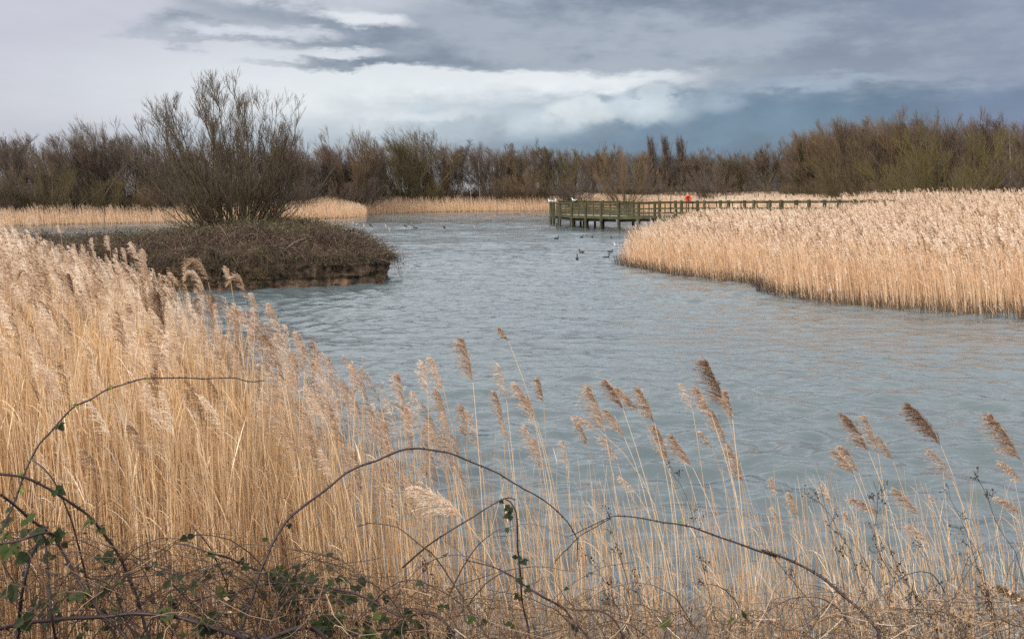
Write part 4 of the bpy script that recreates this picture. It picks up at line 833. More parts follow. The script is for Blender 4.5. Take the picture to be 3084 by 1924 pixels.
# left side heads, near and clearly seen
WL = 'fluffy pale reed head rising from the top of the left bed'
TL = [((1205, 455), (1355, 540), (1290, 400), 1.2, .45, 9.3, 'reed head bent over in a brown-edged arch above the left bed'), ((1205, 520), (1335, 600), (1268, 478), 1.2, .65, 9.1, 'pale bent reed head just below the brown-edged arch'),
 ((1480, 560), (1598, 650), (1560, 505), 1.0, .5, 8.8, 'reed head curled over like a hook at the edge of the left bed'), ((1470, 440), (1500, 530), None, 1.0, .7, 9.2, 'stubby pale reed head beside the hooked one'), ((1640, 615), (1680, 740), None, .8, .6, 8.4, WL),
 ((1755, 680), (1835, 870), None, .9, .6, 7.8, WL), ((850, 285), (905, 400), None, .9, .75, 11.5, WL), ((805, 320), (825, 400), None, .8, .7, 12, WL), ((940, 335), (955, 530), None, 1.3, .65, 10.5, 'large upright grey-pink reed head in front of the island brambles'), ((700, 240), (718, 340), None, .9, .65, 13, WL), ((600, 255), (607, 340), None, .8, .7, 14, WL),
 ((540, 300), (565, 400), None, .9, .7, 13, WL), ((485, 295), (515, 400), None, .9, .7, 13, WL), ((1030, 610), (1068, 915), None, 1.5, .12, 7.6, 'long dark grey-brown reed head standing out in the middle of the left bed'), ((455, 490), (485, 640), None, 1.2, .2, 8.8, 'short dark grey-brown reed head at the upper left of the bed'),
 ((118, 520), (215, 575), (165, 470), .9, .4, 8.5, 'bent brown reed head with hanging tufts near the left edge'), ((700, 1250), (770, 1385), None, .9, .25, 6.6, 'dark reed head hanging under the top bramble arch'), ((850, 700), (900, 920), None, .9, .5, 7.8, 'soft brown reed head left of the long dark one'), ((1110, 480), (1165, 570), None, .9, .6, 10, WL),
 ((1270, 650), (1310, 760), None, .9, .35, 8.5, WL), ((1380, 610), (1400, 720), None, .9, .25, 8.3, WL), ((1500, 760), (1620, 850), (1570, 730), .9, .6, 7.5, 'pale reed head bending flat at the right edge of the left bed'), ((1720, 900), (1790, 1030), None, .9, .4, 7.0, WL), ((1410, 990), (1450, 1060), None, .9, .15, 7.0, 'small dark brown reed head low in the left bed'),
 ((380, 170), (395, 225), None, .8, .75, 18, WL), ((185, 125), (192, 190), None, .8, .75, 20, WL), ((65, 120), (78, 200), None, .8, .75, 17, WL), ((5, 75), (15, 190), None, .9, .75, 15, 'tallest pale reed head at the left edge of the photo'), ((210, 115), (248, 190), (238, 125), .6, .75, 17, WL)]
for tp, bs, md, dn, ti, d_, lbl in TL:
    one_reed(Z5(*tp), Z5(*bs), d_, lbl, 'reed heads of the left bed', dn, ti, mid=Z5(*md) if md else None, lean=RNG.uniform(0.0, 0.25))
one_reed((700 + 1350 / 2.423, 1300 + 405 / 2.423), (700 + 1690 / 2.423, 1300 + 635 / 2.423), 4.3, 'fluffy pale broken reed plume lying slanted across the bramble arches', None, 1.7, .8, lean=-0.05)
one_reed((700 - 130 + 400, 1300 + 60), (1000, 1440), 5.2, 'small pale reed plume low among the golden stems', None, .4, .8)
for lb_, x_, y_ in (('small dark tufted reed head hanging in front of the golden stems at left', 425, 1325), ('grey-pink plume leaning left in the golden stems at far left', 290, 1400)):
    one_reed((x_ - 30, y_ - 45), (x_ + 18, y_ + 50), 5.0, lb_, None, .9, .45)
# more single heads in the thinning part
LG = 'slender feathery reed with a tan plume in the thinning edge of the left bed'
cnt = 0
while cnt < 170:
    px = 590 + 800 * random.random() ** 1.15; topline = np.interp(px, [590, 700, 760, 900, 1050, 1200, 1400], [850, 905, 925, 1000, 1080, 1180, 1240])
    py = topline + 300 * random.random() ** 1.35; d_ = random.uniform(5.3, 7.2) if px > 760 else random.uniform(7.0, 9.0)
    if F(px, py, d_)[2] < 0.9: continue
    L_ = random.uniform(0.16, 0.34) * FPX / d_; an = random.uniform(-0.05, 0.5)
    one_reed((px, py), (px + L_ * math.sin(an), py + L_ * math.cos(an)), d_, LG, 'slender reeds at the edge of the left bed', random.choice([.12, .2, .3, .45, .65]), random.uniform(0.3, 0.7), bl=random.uniform(0.24, 0.38)); cnt += 1

# ------------------------------------------------------------------ brambles
def leaf_geo(g, P, d, n, size, c):
    """one ovate toothed leaflet: tip direction d, normal n"""
    d = unit(np.asarray(d, float)); s_ = unit(np.cross(n, d)); n = np.cross(d, s_)
    t_ = np.array([0, .12, .25, .4, .55, .7, .85, 1.0]); w_ = np.array([0, .26, .38, .42, .36, .27, .15, 0]) * size
    w_ = w_ * np.array([1, 1.06, .95, 1.06, .93, 1.07, .9, 1]); mid = P + d * (t_ * size)[:, None] - n * (0.16 * size * t_ ** 2)[:, None]
    Lf = mid + s_ * w_[:, None] + n * (w_ * 0.30)[:, None]; Rt = mid - s_ * w_[:, None] + n * (w_ * 0.30)[:, None]
    v = np.vstack([mid, Lf, Rt]); q = []
    for i in range(7): q += [[i, i + 1, 8 + i + 1, 8 + i], [i, 16 + i, 16 + i + 1, i + 1]]
    g.add(v, q, c=c)
def trifoliate(P, size, parent, org, c, n3=3):
    g = Geo(); d = unit(np.array([random.uniform(-1, 1), random.uniform(-0.8, 0.2), random.uniform(-0.5, 0.35)])); n = unit(np.array([random.uniform(-.5, .5), -0.6, random.uniform(0.3, 1)])); s_ = unit(np.cross(n, d))
    e = P + d * size * 0.6
    tubes(g, np.array([[P, (P + e) / 2 + n * 0.004, e]]), 0.0012, 3, 0.7)
    leaf_geo(g, e, d, n, size, c)
    if n3 == 3:
        for k in (-1, 1): leaf_geo(g, e - d * size * 0.08, unit(d * 0.35 + s_ * k), n + RNG.normal(size=3) * 0.15, size * 0.82, min(1, max(0, c + random.uniform(-.12, .12))))
    return g.build('leaf', M_leaf, parent, org=org)
def bramble(pts, d0, d1, r0, r1, label, leaves=(), zig=1.0, thorn=1.0, c=0.35, base=None):
    """pts in photo pixels from root to tip; d0,d1 distance at root and tip"""
    n = len(pts); ds = np.linspace(d0, d1, n) + 0.06 * np.sin(np.linspace(0, 5, n) + d0 * 9)
    W_ = np.array([F(px, py, d_) for (px, py), d_ in zip(pts, ds)])
    if W_[0, 2] > 0.9 and base is not False:            # carry the cane down to the bank
        a = W_[0] + unit(W_[0] - W_[1]) * 0.25; gz = float(ground_z(np.array([a[0]]), np.array([a[1] - 0.1]))[0]); W_ = np.vstack([[(a[0] + (a[0] - W_[0, 0]) * 0.4, a[1] - 0.15, gz - 0.03)], [a], W_]) if a[2] > gz + 0.3 else np.vstack([[a], W_])
    L_ = np.sum(np.linalg.norm(np.diff(W_, axis=0), axis=1)); K = max(24, int(L_ / 0.025)); P = spline(W_, K)
    kn = RNG.normal(size=(K // 5 + 2, 3)) * 0.0045 * zig; kn[0] = 0; P += np.stack([np.interp(np.arange(K) / 5, np.arange(len(kn)), kn[:, q]) for q in range(3)], 1); org = P[0].copy()
    r = empty('bramble', org, label, 'bramble', 'thorny bramble canes of the foreground')
    R = np.linspace(r0, r1, K) * 1.15 * (1 + 0.10 * np.sin(np.arange(K) * 1.7)); g = Geo(); tubes(g, P[None], R[None], 7, c)
    nt = int(L_ / 0.022 * thorn); ti = RNG.integers(1, K - 1, nt); T = unit(np.gradient(P, axis=0))[ti]; sd_ = unit(np.cross(T, RNG.normal(size=(nt, 3)))); o = P[ti] + sd_ * R[ti, None] * 0.7
    tp_ = o + (sd_ * 0.8 - T * 0.5) * (0.007 + R[ti, None] * 1.2) * RNG.uniform(0.6, 1.3, (nt, 1)); bb = T * (R[ti, None] * 0.45 + 0.001)
    tubes(g, np.stack([o, tp_], 1), np.stack([R[ti] * 0.42 + 0.0006, np.full(nt, 0.0002)], 1), 3, 0.15)
    g.build('cane', M_cane, r, org=org, smooth=True)
    for (f, sz, cc) in leaves:
        i = int(f * (K - 1)); trifoliate(P[i] + RNG.normal(size=3) * 0.006, sz, r, org, cc)
    return r
def BL(*p): return [(u / 2.4225, 1300 + v / 2.4225) for u, v in p]
def BM(*p): return [(700 + u / 2.423, 1300 + v / 2.423) for u, v in p]
def B3(*p): return [(1600 + u / 2.4225, 1300 + v / 2.4225) for u, v in p]
def BR(*p): return [(2300 + u / 2.088, 1200 + v / 2.088) for u, v in p]
def rl(n, lo=0, hi=1, s0=0.02, s1=0.045, c0=0.1, c1=0.8): return [(random.uniform(lo, hi), random.uniform(s0, s1), random.uniform(c0, c1)) for _ in range(n)]
bramble(BL((30, 700), (80, 590), (110, 500), (170, 310), (270, 110), (370, 0)) + [Z5(*p_) for p_ in ((430, 1400), (500, 1340), (600, 1300), (700, 1240), (800, 1210), (900, 1180), (1030, 1165), (1200, 1155), (1350, 1158), (1500, 1168), (1620, 1185), (1725, 1162))],
        3.5, 4.1, 0.0065, 0.0016, 'long bramble cane arching across the golden reeds at upper left', [(.66, .03, .15), (.55, .016, .95), (.58, .018, .9), (.48, .016, .9), (.75, .014, 1), (.8, .014, 1), (.42, .014, .9), (.38, .015, .6), (.52, .02, .5), (.7, .014, .9), (.6, .015, .95)])
bramble(BL((0, 320), (150, 340), (260, 375), (400, 440), (540, 530), (650, 610), (760, 750), (850, 880), (930, 1040), (1000, 1200), (1050, 1380), (1090, 1480))[::-1], 3.5, 3.3, 0.0065, 0.0038, 'dark bramble cane curving from the left edge down to the bottom', rl(5, .5, 1, .03, .045), thorn=2)
bramble(BL((0, 450), (150, 560), (300, 700), (430, 860), (550, 1030), (650, 1170), (750, 1330))[::-1], 3.4, 3.3, 0.006, 0.004, 'brown bramble cane slanting parallel below the curving one at left', rl(4, .2, 1, .03, .045), thorn=1.5)
bramble(BL((240, 210), (330, 290), (410, 420), (520, 650), (560, 800), (600, 950), (650, 1130), (720, 1300))[::-1], 3.6, 3.5, 0.005, 0.0025, 'greyish bramble cane rising to a hooked tip at the far left', rl(2, .3, .8, .03, .04), c=0.6)
bramble(BL((130, 1510), (160, 1200), (220, 950), (300, 760), (335, 700)), 3.1, 3.2, 0.006, 0.004, 'nearly black upright bramble cane at the lower left, left one of two', rl(5, .4, 1, .03, .05), thorn=2, c=0.05)
bramble(BL((420, 1510), (395, 1380), (370, 1200), (340, 1000), (320, 820)), 3.1, 3.2, 0.005, 0.003, 'nearly black upright bramble cane at the lower left, right one of two', rl(3, .5, 1, .03, .045), thorn=2, c=0.05)
bramble(BL((1900, 1500), (1600, 1440), (1350, 1375), (1150, 1345), (950, 1325), (750, 1345), (500, 1360), (200, 1385), (0, 1420)), 3.3, 3.1, 0.0075, 0.006, 'thick purple-brown bramble cane lying across the lower left corner', rl(12, .1, .75, .03, .05), c=0.4)
bramble(BL((0, 820), (150, 790), (300, 745), (400, 750), (440, 790)), 3.1, 3.2, 0.004, 0.003, 'short bramble shoot crossing the left edge with green leaves', [(.05, .05, .75), (.2, .045, .7), (.6, .04, .3), (.85, .04, .25), (.75, .035, .3)], base=False)
bramble(BL((1250, 820), (1450, 860), (1600, 900), (1750, 965), (1880, 1010))[::-1], 3.7, 3.5, 0.004, 0.0022, 'thin bramble twig pointing left from the foot of the big arch', rl(2, .2, .9, .02, .03), base=False)
bramble(BL((1390, 680), (1450, 740), (1540, 850), (1600, 990), (1650, 1130), (1690, 1300))[::-1], 3.6, 3.7, 0.004, 0.002, 'short upright bramble shoot with a dark curled leaf left of the big arch', [(.72, .035, .1), (.4, .03, .4)])
bramble(BM((1200, 1330), (1000, 1240), (850, 1190), (700, 1140), (500, 1105), (300, 1105), (150, 1130), (0, 1160)) + BL((1550, 1190), (1380, 1250)), 3.4, 3.6, 0.005, 0.0025, 'low bramble cane running level under the big arch', rl(14, .2, .85, .025, .045))
bramble(BM((140, 1195), (180, 1040), (260, 880), (300, 800), (400, 650), (500, 560), (600, 480), (700, 410), (850, 300), (980, 225), (1180, 155), (1320, 132), (1400, 130), (1580, 155), (1700, 205), (1860, 280), (2000, 350), (2150, 420), (2260, 490)) + B3((160, 555), (240, 640), (290, 720), (330, 800), (335, 950)),
        3.5, 3.9, 0.0068, 0.0016, 'largest bramble cane making one big arch across the middle foreground', [(.22, .016, .5), (.46, .018, .3)])
bramble(BM((1270, 1400), (1200, 1300), (1100, 1160), (950, 1040), (800, 950), (600, 890), (400, 850), (250, 825), (100, 825), (0, 860)), 3.5, 3.8, 0.0045, 0.002, 'slim greenish bramble cane arching low to the left beneath the big arch', rl(3, .2, .9, .015, .03), c=0.85)
bramble(BM((290, 1400), (400, 1240), (550, 1100), (700, 980), (830, 945), (950, 930), (1080, 905)), 3.4, 3.7, 0.004, 0.0014, 'thin bramble shoot rising to the right with one hanging leaf', [(.42, .035, .6), (.15, .03, .4)], c=0.7)
bramble(BM((900, 680), (1050, 675), (1200, 705), (1350, 800), (1480, 900), (1600, 1080), (1700, 1230), (1760, 1350))[::-1], 3.6, 3.9, 0.0045, 0.0016, 'bramble shoot curving left below the fluffy broken plume', [(.3, .03, .6), (.27, .03, .5)], c=0.6)
bramble(BM((2160, 1500), (2150, 1400), (2110, 1200), (2100, 1000), (2090, 800), (2080, 600), (2030, 510), (1990, 490)), 3.6, 3.7, 0.0048, 0.0024, 'straight upright bramble stem with leaves beside the end of the big arch', [(.80, .03, .3), (.83, .028, .25), (.76, .024, .2), (.7, .026, .3), (.93, .03, .1), (.96, .03, .15), (.72, .026, .3)], c=0.3)
bramble(BM((1240, 990), (1400, 840), (1550, 740), (1700, 645), (1850, 555), (2000, 490), (2060, 505)), 3.9, 3.7, 0.0035, 0.0022, 'slim bramble stem slanting up right to the leafy upright one', rl(1, .6, .9, .015, .02), c=0.5, base=False)
bramble(BR((740, 1512), (720, 1450), (660, 1380), (600, 1320), (500, 1240), (400, 1150), (300, 1085), (150, 1015), (0, 960)) + B3((1800, 915), (1700, 875), (1500, 800), (1400, 770), (1200, 715), (1060, 675), (900, 645), (760, 628), (600, 622), (500, 660), (400, 705), (280, 760)),
        3.4, 3.9, 0.0075, 0.0014, 'long dark bramble cane sloping down to the right corner', [(.62, .014, 1), (.8, .012, 1)], thorn=2.2)
bramble(B3((180, 940), (240, 855), (350, 760), (470, 690), (580, 630)), 4.0, 3.9, 0.002, 0.0014, 'hair-thin bramble tip meeting the sloping cane', base=False)
bramble(BM((2424, 1280), (2200, 1160), (2050, 1060), (1850, 980), (1700, 930))[::-1][::-1] , 3.6, 3.8, 0.0045, 0.002, 'low bramble cane slanting left in the bottom middle', rl(2, .1, .5, .03, .04))
bramble(B3((430, 1500), (300, 1350), (230, 1270), (100, 1200), (0, 1150)), 3.5, 3.6, 0.005, 0.0035, 'stout low bramble cane at the bottom, right of the upright stem', rl(1, .5, .9, .03, .04))
bramble(BM((850, 1490), (1000, 1450), (1200, 1430), (1400, 1440), (1520, 1490)), 3.3, 3.4, 0.004, 0.002, 'small bramble arch at the very bottom edge of the photo', rl(5, 0, .6, .03, .045), base=False)

# leafy bramble patch at the bottom left and middle
g = Geo(); gl = Geo()
for (cx, cy, sx, sy, n_, dd) in ((130, 1830, 200, 80, 16, 3.5), (60, 1620, 90, 70, 7, 3.5), (930, 1780, 160, 60, 44, 3.9), (1080, 1880, 190, 40, 38, 3.7), (660, 1870, 110, 40, 8, 3.5), (560, 1830, 160, 50, 7, 3.6), (1330, 1890, 200, 30, 5, 3.4), (1900, 1880, 300, 30, 4, 3.4), (850, 1740, 80, 40, 12, 3.6)):
    for _ in range(n_):
        P = F(cx + random.gauss(0, sx * .6), cy + random.gauss(0, sy * .6), dd + random.uniform(-.15, .3)); d = unit(RNG.normal(size=3) * [1, .6, .5]); nn = unit(np.array([random.gauss(0, .4), -0.5, random.uniform(0.3, 1)])); s0 = random.uniform(.022, .042)
        c_ = random.choice([.05, .15, .3, .4, .55, .75]); leaf_geo(gl, P, d, nn, s0, c_)
        s_ = unit(np.cross(nn, d))
        for k in (-1, 1):
            if random.random() < .7: leaf_geo(gl, P, unit(d * .3 + s_ * k), nn, s0 * .8, c_)
        q_ = P + np.array([random.gauss(0, .06), random.uniform(0, .1), -0.25]); tubes(g, bez(P[None], ((P + q_) / 2 + RNG.normal(size=3) * .03)[None], q_[None], 5), 0.0014, 3, 0.6)
n_ = 130; x_ = np.r_[RNG.uniform(0, 900, 104), RNG.uniform(800, 1600, 20), RNG.uniform(1700, 3084, 6)]
for q in range(n_):
    dd = random.uniform(3.2, 4.2); a_ = F(x_[q], random.uniform(1780, 1960), dd); l_ = random.uniform(.15, .5); s_ = random.choice((-1, 1))
    m_ = a_ + np.array([s_ * l_ * .3, random.uniform(-.1, .1), l_ * random.uniform(.4, .9)]); e_ = a_ + np.array([s_ * l_, random.uniform(-.1, .1), l_ * random.uniform(-.1, .7)])
    pth = bez(a_[None], m_[None], e_[None], 14) + np.cumsum(RNG.normal(size=(1, 14, 3)), 1) * .0025
    tubes(g, pth, np.linspace(random.uniform(.0016, .0034), .0009, 14)[None], 4, random.uniform(0, .7))
    for f in range(random.randint(0, 2) if x_[q] < 1600 else 0): leaf_geo(gl, pth[0, random.randint(4, 13)], unit(RNG.normal(size=3) * [1, .6, .5]), unit(np.array([random.gauss(0, .4), -0.5, random.uniform(0.3, 1)])), random.uniform(.02, .035), random.choice([.1, .25, .5, .8]))
bp_ = tag(g.build('bramble_shoots', M_cane), 'leafy green bramble undergrowth along the bottom of the left half', 'undergrowth', kind='stuff'); gl.build('leaves', M_leaf, bp_)['kind'] = 'stuff'

# dry tangle on the bank
g = Geo()
n_ = 17000; x = RNG.uniform(-3.6, 3.6, n_); y = RNG.uniform(3.0, 5.4, n_); gz = ground_z(x, y)
hmax = np.interp(x, [-2.4, -1.5, 0.0, 1.2, 3], [0.75, 0.70, 0.52, 0.38, 0.42]) + 0.15 * (y - 4)
lim = EYE - (np.interp(x / y * FPX + CX, [0, 500, 1000, 1500, 2200, 3084], [1600, 1640, 1700, 1800, 1840, 1770]) - HZ) / FPX * y
zz = gz + (lim - gz) * RNG.random(n_) ** 0.75; k = lim > gz; x, y, zz = x[k], y[k], zz[k]; n_ = len(x)
A0 = np.stack([x, y, zz], -1); d_ = unit(RNG.normal(size=(n_, 3)) * [1, .6, .75] + [0.1, 0, 0.15]); l_ = RNG.uniform(0.05, 0.30, (n_, 1))
C0 = A0 + d_ * l_; B0 = (A0 + C0) / 2 + RNG.normal(size=(n_, 3)) * l_ * 0.28
tubes(g, bez(A0, B0, C0, 5), (RNG.uniform(0.0006, 0.0019, n_))[:, None] * np.linspace(1, .5, 5)[None], 3, np.where(x < .3, RNG.beta(.7, 2.4, n_), RNG.beta(.7, 1.7, n_)))
n_ = 3500; k = RNG.integers(0, len(x), n_); P = np.stack([x[k], y[k], zz[k]], -1) + RNG.normal(size=(n_, 3)) * .02; leafquads(g, P, RNG.uniform(0.004, 0.012, n_), RNG.uniform(0, .8, n_))
tag(g.build('dead_undergrowth', M_litter), 'tangled dry brown stems and litter on the near bank', 'undergrowth', kind='stuff')
# long slanting dry stems above it
g = Geo(); n_ = 900; x = RNG.uniform(-2.8, 3.2, n_); y = RNG.uniform(3.6, 5.2, n_); gz = ground_z(x, y); H_ = RNG.uniform(0.4, 1.0, n_) * np.interp(x, [-2.6, 0, 3], [1.0, .9, .85])
th = RNG.normal(-0.25, 0.45, n_); A0 = np.stack([x, y, gz], -1); C0 = A0 + np.stack([np.sin(th) * H_, RNG.normal(0, .15, n_), np.cos(th) * H_], -1); B0 = (A0 + C0) / 2 + RNG.normal(size=(n_, 3)) * .06
tubes(g, bez(A0, B0, C0, 7), np.linspace(.0019, .0009, 7)[None], 4, RNG.beta(1, 1.8, n_))
tag(g.build('dry_stalks', M_litter), 'loose leaning straw stalks rising out of the bank undergrowth', 'dead stalks', kind='stuff')

g = Geo(); n_ = 620; x = RNG.uniform(-0.4, 3.6, n_); y = RNG.uniform(3.9, 5.4, n_); gz = ground_z(x, y); H_ = RNG.uniform(0.35, 1.0, n_) * .95
th = RNG.normal(-0.3, 0.3, n_); A0 = np.stack([x, y, gz], -1); C0 = A0 + np.stack([np.sin(th) * H_, RNG.normal(0, .12, n_), np.cos(th) * H_], -1); B0 = (A0 + C0) / 2 + RNG.normal(size=(n_, 3)) * .05
P_ = bez(A0, B0, C0, 7); R_ = np.linspace(.0022, .0008, 7)[None] * np.ones((n_, 1)); tubes(g, P_, R_, 4, RNG.uniform(0, .8, n_))
b_ = grow(P_, R_, 4, .35, .95, .16, 35, .3, -.2, K=4, jit=.15); tubes(g, b_[0], np.maximum(b_[1], .0007), 3, RNG.uniform(0, .7, len(b_[0])))
tag(g.build('dead_weeds', M_weed), 'thicket of thin dark dead weed stems along the bank at right', 'weeds', kind='stuff')
# dead branched weeds
def weed(pts, d, label, nb=14, c=0.3, r0=0.0028, lean=-0.6):
    W_ = np.array([F(px, py, d) for px, py in pts])
    gz = float(ground_z(np.array([W_[0, 0]]), np.array([d]))[0])
    if W_[0, 2] > gz + 0.1: W_ = np.vstack([[W_[0, 0] + (W_[0, 2] - gz) * 0.25, d, gz - .02], W_])
    P = spline(W_, 22); org = P[0].copy(); r = empty('dead_weed', org, label, 'weed', 'dead branching weeds of the foreground')
    g = Geo(); R = np.linspace(r0, r0 * .35, 22); tubes(g, P[None], R[None], 5, c)
    b = grow(P[None], R[None], nb, 0.35, 0.98, 0.16, 32, 0.35, -0.15, K=5, jit=.13, rr=.6)
    c2 = grow(*b, 3, 0.2, .95, 0.06, 38, 0.2, -0.2, K=4, jit=.2, rr=.7)
    tubes(g, b[0], np.maximum(b[1], .0008), 3, c); tubes(g, c2[0], np.maximum(c2[1], .0007), 3, c); g.build('stalk', M_weed, r, org=org); g = Geo(); e = c2[0][:, 1:].reshape(-1, 3); e = e[RNG.random(len(e)) < .6]
    leafquads(g, np.repeat(e, 2, 0) + RNG.normal(size=(len(e) * 2, 3)) * .006, RNG.uniform(.003, .008, len(e) * 2), RNG.uniform(0, .5, len(e) * 2)); g.build('withered_leaves', M_weed, r, org=org)['kind'] = 'stuff'
WD = 'dark branching dead weed stalk among the reeds at the lower right'
for i, (pts, d_, lb_, nb) in enumerate([
    (B3((1280, 1100), (1230, 880), (1190, 700), (1150, 520), (1100, 400), (1010, 290)), 4.6, 'dark dead weed with curled leaves left of the largest dark plume', 14),
    (B3((720, 1500), (600, 1230), (540, 1100), (470, 990), (420, 940)), 4.2, 'dead weed with shrivelled curled leaves in clusters, lower middle', 22),
    (B3((1110, 1400), (1060, 1180), (1020, 1030), (1005, 950)), 4.2, 'bare straight brown stalk at the lower middle', 2),
    (BR((760, 1500), (640, 1250), (540, 950), (470, 830), (400, 700), (330, 640), (270, 610)), 4.2, 'tall dark weed stalk bending left with bare arching twigs', 12),
    (BR((980, 1400), (880, 1250), (800, 1100), (700, 900), (720, 640), (690, 520)), 4.4, 'dark weed ending in a knot of twigs under the three plumes', 16),
    (BR((540, 1512), (500, 1150), (440, 900), (380, 650), (350, 530)), 4.5, WD, 6), (BR((1420, 1300), (1340, 1050), (1280, 850), (1200, 680), (1130, 560)), 4.3, WD, 12), (BR((1100, 1500), (960, 1250), (840, 1060), (780, 900)), 4.2, WD, 16),
    (BR((1500, 1512), (1400, 1200), (1370, 1000), (1300, 900)), 4.2, WD, 16), (BR((1637, 1150), (1560, 930), (1470, 800), (1400, 600), (1320, 460)), 4.4, WD, 8), (BR((300, 1512), (230, 1300), (190, 1100), (130, 960)), 4.2, WD, 14),
    (B3((760, 1420), (700, 1080), (640, 900), (590, 720), (580, 620)), 4.2, WD, 12), (BM((1400, 1512), (1400, 1300), (1430, 1100), (1470, 920)), 4.1, 'brown dead weed with seed clusters in the bottom middle', 22), (BM((700, 1500), (620, 1200), (590, 1000), (580, 870)), 3.9, 'pale grey dead stalk beside the leafy bramble patch', 2),
    (BR((860, 1512), (700, 1150), (600, 960), (540, 880)), 4.0, WD, 12), (BR((1250, 1512), (1120, 1290), (1060, 1130), (1010, 960)), 4.3, WD, 18), (BM((340, 700), (300, 500), (250, 300), (210, 200)), 4.9, 'dark spindly weed standing in the golden reeds left of the big arch', 8)]):
    weed(pts, d_, lb_, nb, c=random.uniform(.1, .5))

# ------------------------------------------------------------------ birds
def bird(px, py, ln, mat, label, yaw=0.0, head=None, group=None, neck=0.5, d=None, name='duck', z=0.0, kind='swim'):
    d = d or EYE * FPX / (py - HZ); P = F(px, py, d); g = Geo(); Bd = Geo()
    L_ = ln * 1.05; cz = z + 0.1 * L_
    ellipsoid(g, (0, 0, 0.10 * L_), (0.5 * L_, 0.24 * L_, 0.21 * L_), 9, 12)
    ellipsoid(g, (-0.47 * L_, 0, 0.20 * L_), (0.16 * L_, 0.1 * L_, 0.06 * L_), 6, 8)
    nk = np.array([[(0.30 * L_, 0, 0.16 * L_), (0.40 * L_, 0, (0.25 + neck * .15) * L_), (0.40 * L_, 0, (0.28 + neck * .5) * L_)]])
    h_ = Geo(); tubes(h_, nk, np.array([[0.12, 0.09, 0.075]]) * L_, 8)
    ellipsoid(h_, (0.43 * L_, 0, (0.32 + neck * .5) * L_), (0.13 * L_, 0.09 * L_, 0.10 * L_), 7, 10)
    ellipsoid(h_, (0.60 * L_, 0, (0.30 + neck * .5) * L_), (0.11 * L_, 0.04 * L_, 0.025 * L_), 6, 8)
    g2 = Geo(); 
    for s_ in (-1, 1): ellipsoid(g2, (-0.08 * L_, s_ * 0.19 * L_, 0.19 * L_), (0.34 * L_, 0.05 * L_, 0.11 * L_), 6, 8)
    r = empty(name, (P[0], P[1], P[2] if kind == 'perch' else 0.0), label, name, group); r.rotation_euler = (0, 0, yaw)
    g.build('body', mat, r, smooth=True); h_.build('head', head or mat, r, smooth=True); g2.build('wing', mat if mat is not M_white else M_greyb, r, smooth=True)
    if kind == 'perch':
        g3 = Geo(); tubes(g3, np.array([[(0.02, s_ * .03, -0.1), (0.02, s_ * .03, 0.0)] for s_ in (-1, 1)]), 0.012, 4); g3.build('legs', M_grey, r)
        for ch in r.children: ch.location = (0, 0, 0.1)
    return r
def z2(u, v): return (1620 + u / 6.3, 560 + v / 6.3)
GD = 'ducks on the open water by the boardwalk'
for (u, v), ln, mt, yw, nk, hd, lb_ in [((55, 850), .42, M_greyb, 0.1, .1, None, 'grey duck with its head tucked, left of the boardwalk platform'), ((352, 1005), .30, M_dark, 0, .5, None, 'dark duck alone below the left end of the platform'),
    ((828, 982), .26, M_dark, 0.4, .7, None, 'small dark duck, left one of two swimming close together'), ((1033, 978), .26, M_dark, 1.3, .7, None, 'small dark duck, right one of two swimming close together'), ((1390, 992), .27, M_dark, 1.4, .7, None, 'small dark duck below the platform corner post'),
    ((1478, 1117), .24, M_white, 3.0, .3, None, 'tiny pale bird on the water between the corner duck and the reeds'), ((1620, 1126), .2, M_white, 0.2, .3, None, 'tiniest pale bird on the water beside the reed tip'), ((1657, 1207), .30, M_dark, 0.8, .9, None, 'dark duck with raised neck at the edge of the reeds'),
    ((830, 1263), .28, M_brownb, 3.1, .6, M_dark, 'reddish-brown duck swimming left'), ((1370, 1260), .29, M_dark, 0.2, .25, None, 'dark coot-like duck low on the water above the nearest pair'), ((745, 1395), .30, M_dark, 1.5, .9, None, 'black duck sitting upright with a tall neck, nearest on the left'),
    ((1300, 1376), .31, M_dark, 0.1, .6, None, 'plump dark duck, nearest one on the right'), ((138, 574), .4, M_greyb, 0, .1, None, 'distant low grey duck beyond the left end of the platform'), ((1251 * 6.3 - 1620 * 6.3, (689 - 560) * 6.3), .42, M_dark, 3.0, .5, None, 'dark duck alone on the far water right of the island')]:
    bird(*z2(u, v), ln, mt, lb_, yw, hd, GD, nk)
bird(*z2(300, 818), .62, M_greyb, 'long-necked goose with a black neck at the foot of the platform', 0.1, M_dark, None, .9, name='goose')
for (u, v, dd, yw, lb_) in ((238, 314, 98.6, 3.0, 'white gull perched at the left end of the platform rail'), (305, 314, 98.2, 0.3, 'white gull perched second on the left end of the platform rail'), (688, 296, 98.3, 2.9, 'white gull perched alone on the back rail of the platform')):
    bird(*z2(u, v), .46, M_white, lb_, yw, None, 'gulls perched on the platform rail', .3, d=dd, name='gull', kind='perch')
GF = 'gulls skimming low over the far water'
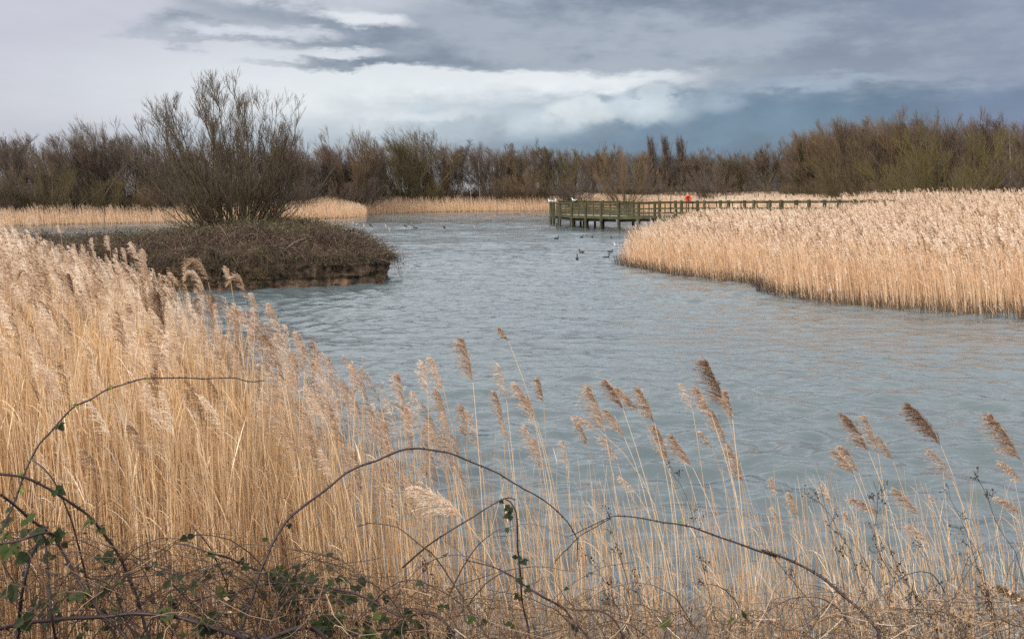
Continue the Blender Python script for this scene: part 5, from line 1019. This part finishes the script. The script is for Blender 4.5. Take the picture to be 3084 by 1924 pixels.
for i, (px, py, d_) in enumerate([(1063, 674, 70), (1074, 678, 72), (1095, 681, 74), (1117, 679, 75), (1082, 690, 70), (1161, 682, 78), (1172, 690, 74), (1222, 681, 80), (1234, 686, 78), (1427, 682, 85), (1340, 268 + 420, 80)]):
    P = F(px, py, d_); g = Geo(); ellipsoid(g, (0, 0, 0), (.17, .04, .04), 7, 8); ellipsoid(g, (.19, 0, .02), (.06, .035, .035), 6, 8)
    r = empty('gull', P, 'small grey gull flying low over the far water behind the island', 'gull', GF); g.build('body', M_greyb, r, smooth=True); fl = random.uniform(-.1, .22)
    for s_ in (-1, 1):
        g = Geo(); x0 = [(.08, 0), (.12, .22), (.02, .5)]; x1 = [(-.08, 0), (-.05, .22), (-.03, .5)]
        v = [(a, s_ * b, fl * b + .01) for a, b in x0] + [(a, s_ * b, fl * b + .01) for a, b in x1]; v += [(a, b, c_ - .02) for a, b, c_ in v]
        g.add(v, [[0, 1, 4, 3], [1, 2, 5, 4], [6, 7, 10, 9], [7, 8, 11, 10], [0, 1, 7, 6], [1, 2, 8, 7], [3, 4, 10, 9], [4, 5, 11, 10], [2, 5, 11, 8]]); g.build('wing', M_greyb, r)
    r.rotation_euler = (0.3, 0, random.choice([0.2, 3.0]))
ORD = ['first', 'second', 'third', 'fourth', 'fifth', 'sixth', 'seventh', 'eighth', 'ninth', 'tenth', 'eleventh', 'twelfth', 'thirteenth', 'fourteenth', 'fifteenth', 'sixteenth', 'seventeenth', 'eighteenth', 'nineteenth', 'twentieth']
def number(lbl, fmt):
    ob = [o for o in bpy.data.objects if o.parent is None and o.get('label') == lbl]
    ob.sort(key=lambda o: o.location.x / o.location.y)
    for k, o in enumerate(ob): o['label'] = fmt % ORD[k] if k < len(ORD) else lbl
number(L1, 'bare wind-bent tree, %s from the left in the row behind the far left reeds')
number(L2, 'bare grey-brown tree, %s from the left in the row behind the middle far reeds')
number(L3, 'tall bare brown tree, %s from the left in the close wood at right')
number(L4, 'low distant bare tree, %s from the left beyond the pale reed field')
number(W1, 'feathery tan plume against the grey water, %s from the left in the middle foreground')
number(W2, 'feathery brown plume against the water, %s from the left at the right foreground')
number(W3, 'thin sparse reed plume among the stems, %s from the left of the sparse ones')
number(WL, 'fluffy pale reed head, %s from the left along the top of the left bed')
number(WD, 'dark branching dead weed among the reeds, %s from the left at lower right')
number('narrow upright poplar in the row of six beyond the boardwalk', 'narrow upright poplar, %s from the left in the row of six on the skyline')
number('dark teasel seed head on a thin stalk at the right end of the island', 'dark teasel seed head, %s from the left of three at the island right end')
number('small grey gull flying low over the far water behind the island', 'small grey gull low over the far water, %s from the left')
number('short weathered fence post sticking out of the pale reed field', 'short weathered fence post, %s from the left in the pale reed field')
number('bramble', '%s')
print('objects', len(bpy.data.objects), 'polys', sum(len(m.polygons) for m in bpy.data.meshes))
